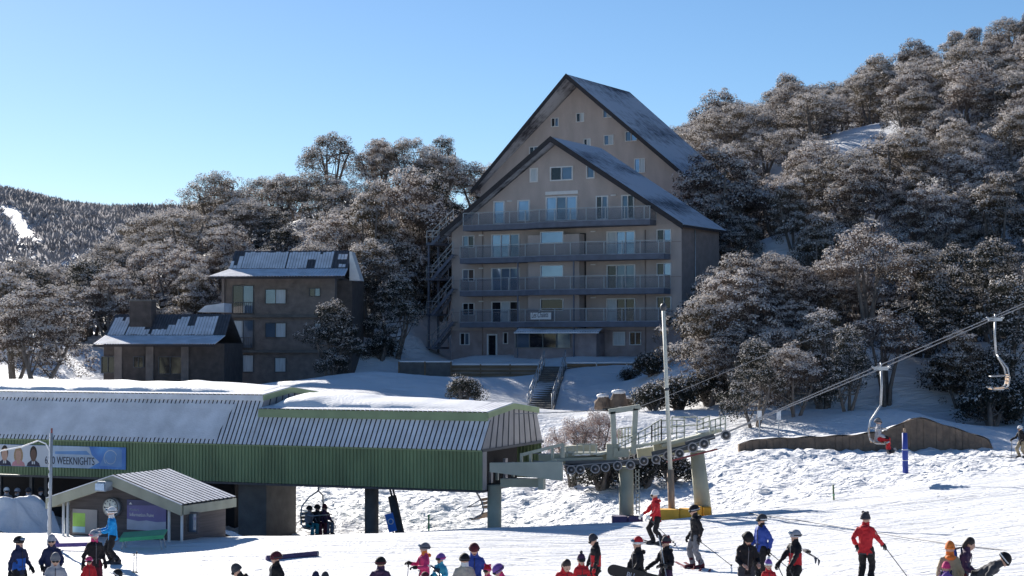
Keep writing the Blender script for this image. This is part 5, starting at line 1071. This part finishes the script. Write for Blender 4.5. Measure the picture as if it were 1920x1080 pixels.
        h = MB(); h.ball((0, 0, 0), (.09, .105, .12), 12, 8, z0=-.2); h.ball((0, .055, -.06), (.08, .06, .11), 10, 7); ho = h.build('hair', 'hair_dark', o); ho.matrix_local = Matrix.Translation(Hd((0, .02, .16))) @ Matrix.Rotation(Nd, 4, 'X') @ Matrix.Rotation(Tn, 4, 'Z') @ Matrix.Scale(hs, 4)
    em = Matrix.Translation(Hd((0, -.015, .135))) @ Matrix.Rotation(Nd, 4, 'X') @ Matrix.Rotation(Tn, 4, 'Z') @ Matrix.Scale(hs, 4)
    def face(b, name, m): b.build(name, m, o).matrix_local = em
    if eyes == 'goggles': face(MB().ball((0, -.088, .0), (.078, .034, .036), 12, 6), 'goggles', 'black')
    elif eyes == 'shades': face(MB().ball((.036, -.092, 0), (.034, .014, .022), 8, 5).ball((-.036, -.092, 0), (.034, .014, .022), 8, 5).bar((-.07, -.085, .006), (.07, -.085, .006), .02, .012), 'sunglasses', 'black')
    else:
        if eyes == 'up': face(MB().ball((0, -.112, .075), (.078, .034, .034), 12, 6), 'goggles', 'glass_mid')
        for sd in (-1, 1): face(MB().ball((.033 * sd, -.088, 0), (.015, .008, .009), 6, 4), 'eye', 'black')
    face(MB().bar((-.022, -.093, -.075), (.022, -.093, -.075), .012, .009), 'mouth', 'cl_maroon')
    mw = Matrix.Translation(loc) @ Matrix.Rotation(R(heading), 4, 'Z') @ Matrix.Scale(s, 4)
    d = dict(o=o, hands=[mw @ a[2] for a in arms], dirs=[(mw.to_3x3() @ (a[2] - a[1])).normalized() for a in arms], feet=[mw @ Vector(f) for f in feet], fwd=mw.to_3x3() @ Vector((0, -1, 0)), loc=loc, back=mw @ T((0, .2, 1.2)), chest=mw @ T((0, -.2, 1.15)), sh=[mw @ a[0] for a in arms], s=s)
    return d
def ski_pole(top, tip, label, col='steel_dark'):
    top = Vector(top); tip = Vector(tip); o = empty('ski_pole', tip, 0, label, 'ski pole'); d = top - tip
    MB().tube([(0, 0, 0), d * .93], .011, 6).build('shaft', col, o); MB().tube([d * .9, d * 1.02], [.019, .022], 7).build('grip', 'rubber', o); MB().tube([d.normalized() * .07, d.normalized() * .085], .05, 10).build('basket', 'rubber', o)
def hand_pole(P, k, label, back=.35, side=0.0, col='steel_dark'):
    h = P['hands'][k] + P['dirs'][k] * .06; f = P['fwd']; r = Vector((-f.y, f.x, 0)); t = h - f * back + r * side; t.z = G(t.x, t.y) - .03; ski_pole(h, t, label, col)
def ski(mid, d, l, label, m, w=.085, up=None):
    """ski lying or carried along direction d, with turned-up tip"""
    d = Vector(d).normalized(); z = Vector(up) if up else Vector((0, 0, 1)); x = d.cross(z).normalized(); z = x.cross(d)
    o = empty('ski', mid, 0, label, 'ski'); b = MB(); pr = [(-.5, 0, .9, .02), (-.3, 0, .95, 0), (0, 0, .8, 0), (.3, 0, .98, 0), (.42, .0, 1.05, .01), (.47, 0, .8, .06), (.5, 0, .3, .12)]
    v = []
    for t, _, ww, h in pr:
        for sd in (-1, 1):
            for k in (0, .018): v.append(d * (t * l) + x * (sd * ww * w / 2) + z * (h + k))
    n = len(pr); f = [(0, 2, 3, 1), (4 * (n - 1), 4 * (n - 1) + 1, 4 * (n - 1) + 3, 4 * (n - 1) + 2)]
    for i in range(n - 1):
        a = 4 * i; c = a + 4; f += [(a, c, c + 2, a + 2), (a + 1, a + 3, c + 3, c + 1), (a, a + 1, c + 1, c), (a + 2, c + 2, c + 3, a + 3)]
    b.add(v, f).build('blade', m, o); MB().box(-.04, .04, -.16, .16, 0, .05).build('binding', 'rubber', o)
    bo = o.children[-1]; bo.matrix_local = Matrix.Translation(z * .018) @ Matrix((( x.x, d.x, z.x), (x.y, d.y, z.y), (x.z, d.z, z.z))).to_4x4()
def on_skis(P, label, m, l=1.65):
    for k, f in enumerate(P['feet']):
        q = Vector(f) + P['fwd'].normalized() * .1; q.z = G(q.x, q.y) - .005; a = q + P['fwd'].normalized() * .6; e = q - P['fwd'].normalized() * .6; dd = Vector((a.x - e.x, a.y - e.y, G(a.x, a.y) - G(e.x, e.y))); ski(q, dd, l, ('left' if k else 'right') + ' ' + label, m)
hold = ((-.2, -.32, 1.05), (.2, -.32, 1.05))
stance = ((-.12, -.10, 0), (.13, .12, 0))
# ---- left group
P = person(36, 1005, 1.75, 55, 'skier in open navy jacket over blue with black helmet holding a pole', 'navy', 'black', 'helmet', 'black', hands=((-.38, -.12, .88), (.26, -.16, .95)), accent='blue', eyes='up'); hand_pole(P, 0, 'ski pole held by the navy jacketed skier in open coat', .1, -.1)
person(97, 1003, 1.75, 10, 'person in navy jacket and pale beanie with sunglasses', 'navy', 'navy', 'beanie', 'ltgrey', eyes='shades', hands=((-.22, -.22, 1.0), (.22, -.24, 1.0)))
P = person(104, 1038, 1.72, 15, 'person in pale grey jacket and grey cap in front of the navy one', 'ltgrey', 'black', 'beanie', 'grey', eyes='shades', hands=((-.25, -.3, .95), (.27, -.2, .9)), nod=12); h = P['hands'][0]; ski(h + Vector((-.05, -.02, .25)), (-.25, 0, 1), 1.5, 'ski held upright by the pale grey jacket', 'steel_dark', up=(0, -1, .1)); ski(h + Vector((.0, -.1, .2)), (-.2, .1, 1), 1.5, 'white ski held upright by the pale grey jacket', 'white_paint', up=(0, -1, .1))
P = person(177, 993, 1.72, 35, 'skier in black zipped jacket with pink and white sleeve and patterned helmet', 'black', 'maroon', 'helmet', 'ltgrey', cap2='pink', eyes='up', hands=((-.32, -.02, .85), (.26, -.12, .88)), collar='pink'); hand_pole(P, 0, 'ski pole held by the skier in the patterned helmet', .0, -.05)
person(167, 1046, 1.15, 20, 'child in crimson suit with pink chequered helmet', 'red', 'red', 'helmet', 'pink', kid=True, cap2='white', eyes='goggles')
P = person(212, 946, 1.80, -75, 'person in bright blue jacket and white fur trimmed helmet before the clock', 'sky', 'black', 'helmet', 'white', hands=((-.16, -.38, 1.08), (.16, -.36, 1.02)), collar='white', glove='ltgrey', crouch=.06, feet=((-.11, -.05, 0), (.13, .14, 0)), lean=4, eyes='up')
person(212, 1066, 1.25, 60, 'crouched child in dark blue with black and white helmet', 'royal', 'black', 'helmet', 'black', kid=True, cap2='white', lean=15, nod=20)
for dx, lab in ((0, 'ski pole planted in the snow, crooked grip'), (5, 'ski pole planted in the snow beside its crooked twin')): a = on_ground(250 + dx, 1074, 40, 60); ski_pole(a + Vector((.02, 0, .55 + dx * .01)), a - Vector((0, 0, .05)), lab, 'galv')
person(466, 1053, 1.68, -70, 'person in black stooping to the left in a dark hat', 'black', 'black', 'beanie', 'dkgrey', lean=22, nod=18)
person(518, 1033, 1.75, -50, 'person in black leather look jacket and dark red helmet by the purple tube', 'black', 'black', 'helmet', 'maroon', nod=5, eyes='none', accent='dkgrey')
person(592, 1074, 1.2, 180, 'child in navy cap barely showing', 'navy', 'navy', 'beanie', 'navy', kid=True); person(610, 1076, 1.2, 150, 'child in black cap barely showing', 'black', 'black', 'beanie', 'dkgrey', kid=True)
P = person(714, 1043, 1.72, 165, 'person in plum black jacket and helmet seen from behind', 'plum', 'black', 'helmet', 'black', hands=((-.2, -.25, 1.0), (.34, -.2, 1.05)), cap2='maroon')
a = on_ground(692, 1079, 36, 60); ski(at(691, 1066, a.y) - Vector((0, 0, .45)), (.02, 0, 1), 1.35, 'pale ski standing upright beside the person in plum black', 'galv', up=(0, -1, 0))
# ---- middle group
P = person(796, 1017, 1.62, -65, 'skier in hot pink jacket and silver grey helmet raising black gloves', 'pink', 'black', 'helmet', 'grey', hands=((-.18, -.36, 1.2), (.18, -.32, 1.12)), collar='orange', eyes='up', turn=-10); hand_pole(P, 0, 'ski pole hanging from the pink jacketed skier', -.1, .05, 'galv')
P = person(826, 1040, 1.38, -35, 'child in turquoise jacket and lilac helmet hugging skis', 'turq', 'black', 'helmet', 'purple', kid=True, hands=((-.14, -.3, 1.08), (.2, -.3, 1.12)), cap2='pink'); c = P['chest']
for k, (m, lab) in enumerate((('white_paint', 'white ski hugged by the child in turquoise'), ('steel_dark', 'dark ski hugged by the child in turquoise'))): ski(c + Vector((-.03 + .07 * k, -.12 - .05 * k, .1)), (.75, .05, 1), 1.2, lab, m, up=(-.3, -1, .2))
person(797, 1075, 1.2, 10, 'child in red and white helmet below the pink skier', 'red', 'black', 'helmet', 'maroon', kid=True, cap2='white')
person(871, 1037, 1.72, 180, 'person in beige backpack and jacket seen from behind', 'beige', 'plum', 'helmet', 'black', hands=((-.3, -.1, .9), (.3, -.1, .9)), collar='white')
person(889, 1018, 1.78, 5, 'person in royal blue jacket and maroon helmet facing the slope', 'royal', 'navy', 'helmet', 'maroon', nod=10, eyes='none', hands=((-.24, -.2, .95), (.3, -.14, .92)))
person(914, 1062, 1.25, -30, 'child in coral pink hat with two tassels', 'pink', 'pink', 'horns', 'red', kid=True, cap2='pink')
person(951, 1056, 1.5, -70, 'child in purple helmet and pink jacket bending left', 'pink', 'black', 'helmet', 'purple', lean=18, nod=22, kid=True, cap2='dkgrey')
person(1056, 1044, 1.68, 25, 'person in scarlet jacket with brown hair looking down', 'red', 'black', 'hair', 'black', nod=28, lean=10, eyes='none')
person(1090, 1042, 1.38, 10, 'child in red scarf and dark pompom hat', 'red', 'black', 'pompom', 'plum', kid=True, cap2='dkgrey', accent='dkgrey')
P = person(1117, 1001, 1.66, -75, 'person in black and crimson jacket with pointed dark hat looking down', 'black', 'black', 'beanie', 'dkgrey', nod=24, accent='red', hands=((-.2, -.2, .85), (.22, -.12, .82)), glove='red'); hand_pole(P, 0, 'ski pole held behind by the black and crimson jacket', .5, 0)
P = person(1196, 1007, 1.74, -68, 'person in black hoodie and red striped beanie carrying a snowboard', 'black', 'black', 'beanie', 'red', cap2='white', eyes='up', hands=((-.22, -.24, .86), (.22, -.30, .92)))
# snowboard under the arm
c = P['loc'] + Vector((.0, -.36, .86)); sb = empty('snowboard', c, 0, 'black snowboard lettered in white carried by the person in the red beanie', 'snowboard'); sb.rotation_euler = (R(8), R(14), R(2))
pts = []; hl = .76; hw = .14
for i in range(13): a = math.pi / 2 + math.pi * i / 12; pts.append((-hl + .15 + .15 * math.cos(a), hw * math.sin(a)))
for i in range(13): a = -math.pi / 2 + math.pi * i / 12; pts.append((hl - .15 + .15 * math.cos(a), hw * math.sin(a)))
MB().prism(pts, -.008, .008).build('deck', 'black', sb, bevel=.003); text_mesh('lettering', 'BU', .15, 'sign_mist', sb, (-.30, -.012, -.055), (R(90), 0, 0)); text_mesh('lettering', 'ON', .15, 'sign_mist', sb, (.08, -.012, -.055), (R(90), 0, 0))
for x in (-.26, .26): MB().box(x - .05, x + .05, .01, .07, -.1, .1).build('binding', 'rubber', sb)
P = person(1249, 1006, 1.66, -55, 'person in black with double pompom hat carrying skis across the body', 'black', 'plum', 'horns', 'dkgrey', cap2='maroon', hands=((-.30, -.32, 1.0), (.22, -.30, 1.1)), eyes='none'); c = P['chest']
for k, m in enumerate(('white_paint', 'galv')): ski(c + Vector((.1, -.16 - .05 * k, -.08 - .03 * k)), (1, -.1, .30), 1.5, ('white' if k == 0 else 'grey') + ' ski carried by the person in the double pompom hat', m, up=(0, -1, .1))
P = person(1231, 916, 1.80, -72, 'skier in red jacket and white cap gliding past the orange mat', 'red', 'black', 'beanie', 'white', eyes='goggles', hands=((-.2, -.40, .98), (.18, -.34, .95)), glove='white', crouch=.05, feet=stance, lean=5); on_skis(P, 'ski of the red jacketed skier in the white cap', 'steel_dark'); hand_pole(P, 1, 'ski pole of the red jacketed skier in the white cap', .95, 0)
P = person(1305, 946, 1.82, -80, 'tall skier in black jacket and grey striped trousers on red skis', 'black', 'grey', 'helmet', 'black', hands=((-.2, -.16, .88), (.22, .02, .86)), boots='maroon', cap2='ltgrey', feet=((-.12, -.1, 0), (.12, .1, 0)), lean=3, nod=10); on_skis(P, 'red ski of the tall skier in striped trousers', 'red_rail'); hand_pole(P, 1, 'ski pole trailing behind the tall skier in striped trousers', 1.0, 0)
P = person(1398, 993, 1.78, 12, 'man in black jacket, black helmet and sunglasses looking down at his hands', 'black', 'dkgrey', 'helmet', 'black', lean=10, nod=22, eyes='shades', glove=None, hands=((-.17, -.34, 1.0), (.20, -.32, 1.02)), cap2='black')
P = person(1428, 963, 1.74, -60, 'skier in black and royal blue jacket behind the man in black', 'royal', 'black', 'helmet', 'dkgrey', cap2='white', hands=((-.22, -.2, .9), (.24, .05, .86)), eyes='goggles', collar='black'); hand_pole(P, 1, 'ski pole slanting from the royal blue jacket', .9, .2); hand_pole(P, 0, 'second ski pole slanting from the royal blue jacket', .9, .1)
person(1441, 1052, 1.2, 0, 'child in knitted purple and white pompom hat', 'red', 'black', 'pompom', 'purple', kid=True, cap2='white', eyes='none')
P = person(1491, 993, 1.66, -62, 'skier in black and red jacket with pale helmet and skis on the back', 'black', 'black', 'helmet', 'ltgrey', accent='red', cap2='black', hands=((-.2, -.38, .92), (.2, -.34, .88)), eyes='up')
for k in range(2): ski(P['back'] + Vector((.1 + .05 * k, .02, .0)), (.42 + .16 * k, 0, 1), 1.1, ('first' if k == 0 else 'second') + ' ski strapped on the back of the pale helmeted skier', 'steel_dark', w=.07, up=(0, -1, .1))
hand_pole(P, 0, 'ski pole in the front hand of the pale helmeted skier', .35, .25); hand_pole(P, 1, 'ski pole in the rear hand of the pale helmeted skier', .5, .1)
P = person(1623, 962, 1.72, 150, 'woman in bright red jacket and eared dark hat seen from behind', 'red', 'black', 'horns', 'dkgrey', hands=((-.34, -.30, .98), (.26, -.05, .95)), eyes='none', turn=-30); h = P['hands'][0]; t = Vector((h.x + .62, h.y - .1, 0)); t.z = G(t.x, t.y); ski_pole(h + P['dirs'][0] * .06, t, 'ski pole planted by the woman in bright red')
person(1781, 1016, 1.62, 175, 'person in khaki and orange jacket behind the woman with headband', 'khaki', 'maroon', 'beanie', 'orange', collar='orange')
P = person(1803, 1005, 1.66, 75, 'woman in plum jacket with brown hair and pale headband looking down', 'plum', 'maroon', 'hair', 'black', nod=20, lean=12, eyes='none', hands=((-.2, -.28, .95), (.22, -.3, .95)), accent='navy')
# rucksacks
def rucksack(P, m, label, off=(0, 0, 0), sc=1.0):
    p = P['back'] + Vector(off); o = empty('rucksack', p - Vector((0, 0, .25 * sc)), P['o'].rotation_euler.z, label, 'rucksack'); MB().ball((0, .06, .25), (.15, .1, .24), 12, 8).build('pack', m, o).scale = (sc,) * 3
    for sd in (-1, 1): MB().tube([(.08 * sd, .0, .42), (.1 * sd, -.12, .45), (.1 * sd, -.14, .2)], .02, 6).build('strap', 'cl_navy', o)
rucksack(P, 'cl_blue', 'blue rucksack on the woman in plum', (0, 0, .05)); o = person(1774, 1058, 1.2, 170, 'child with pink and purple rucksack between the women', 'purple', 'maroon', 'beanie', 'pink', kid=True); rucksack(o, 'cl_purple', 'mauve rucksack on the child between the women', (0, 0, .02), .9)
person(1832, 1053, 1.7, 70, 'person in grey bending forward in a black and white helmet', 'dkgrey', 'black', 'helmet', 'black', lean=58, nod=20, cap2='white', hands=((-.2, -.35, 1.1), (.22, -.35, 1.1)))
P = person(1916, 800, 1.55, -60, 'skier in black jacket, beige trousers and white helmet near the mound', 'black', 'khaki', 'helmet', 'white', Y=78, hands=((-.3, -.36, 1.05), (.3, -.3, 1.0)), lean=12, crouch=.08, feet=stance); on_skis(P, 'ski of the beige trousered skier', 'steel_dark'); hand_pole(P, 0, 'ski pole of the beige trousered skier', .1, -.15)
# ---- chair riders
def rider(ch, y, H, label, jacket, trousers, hat, hc, **k):
    mw = Matrix.Translation(ch.location) @ ch.rotation_euler.to_matrix().to_4x4(); s = H / 1.78; p = mw @ Vector((-.14, y, -2.87)) - Vector((0, 0, .82 * s))
    return person(0, 0, H, math.degrees(ch.rotation_euler.z) + 90, label, jacket, trousers, hat, hc, loc=p, feet=((-.12, -.46, .40), (.12, -.44, .42)), hands=((-.2, -.32, 1.0), (.2, -.32, 1.0)), **k)
for (ch, y, H, lab, a, b_, hh, hc, kw) in ((CH1, -.22, 1.7, 'chair rider in pale grey jacket and red trousers', 'ltgrey', 'red', 'helmet', 'grey', {}), (CH1, .26, 1.66, 'chair rider in dark clothes beside the red trousers', 'plum', 'black', 'beanie', 'black', {}),
    (CH3, -.36, 1.6, 'chair rider in grey jacket and teal trousers under the station', 'grey', 'teal', 'helmet', 'black', {}), (CH3, .02, 1.64, 'chair rider in black with dark red trousers under the station', 'black', 'maroon', 'helmet', 'black', {}), (CH3, .38, 1.6, 'chair rider in plum jacket and pale trousers under the station', 'plum', 'grey', 'beanie', 'maroon', {})):
    P = rider(ch, y, H, lab, a, b_, hh, hc, lean=2, **kw)
    if ch is CH1:
        for k, f in enumerate(P['feet']): ski(f + P['fwd'] * .1 - Vector((0, 0, .03)), P['fwd'] + Vector((0, 0, -.06)), 1.5, ('left' if k else 'right') + ' ski of the ' + lab[6:], 'steel_dark')
# ---- people waiting in the dark hall
for px, Y, H, hd, lab, a, hc in ((12, 72.5, 1.75, 20, 'person in grey waiting in the dark hall by the post', 'grey', 'white'), (32, 73.0, 1.7, -20, 'person in black with white goggles waiting in the hall', 'black', 'ltgrey'), (53, 72.0, 1.72, 10, 'person in dark blue with pale face waiting in the hall', 'navy', 'dkgrey'), (76, 72.2, 1.7, -30, 'person in black with pale collar waiting in the hall', 'black', 'black')):
    p = at(px, 960, Y); person(0, 0, H, hd, lab, a, 'black', 'helmet', hc, loc=Vector((p.x, p.y, G(p.x, p.y))), collar='ltgrey')
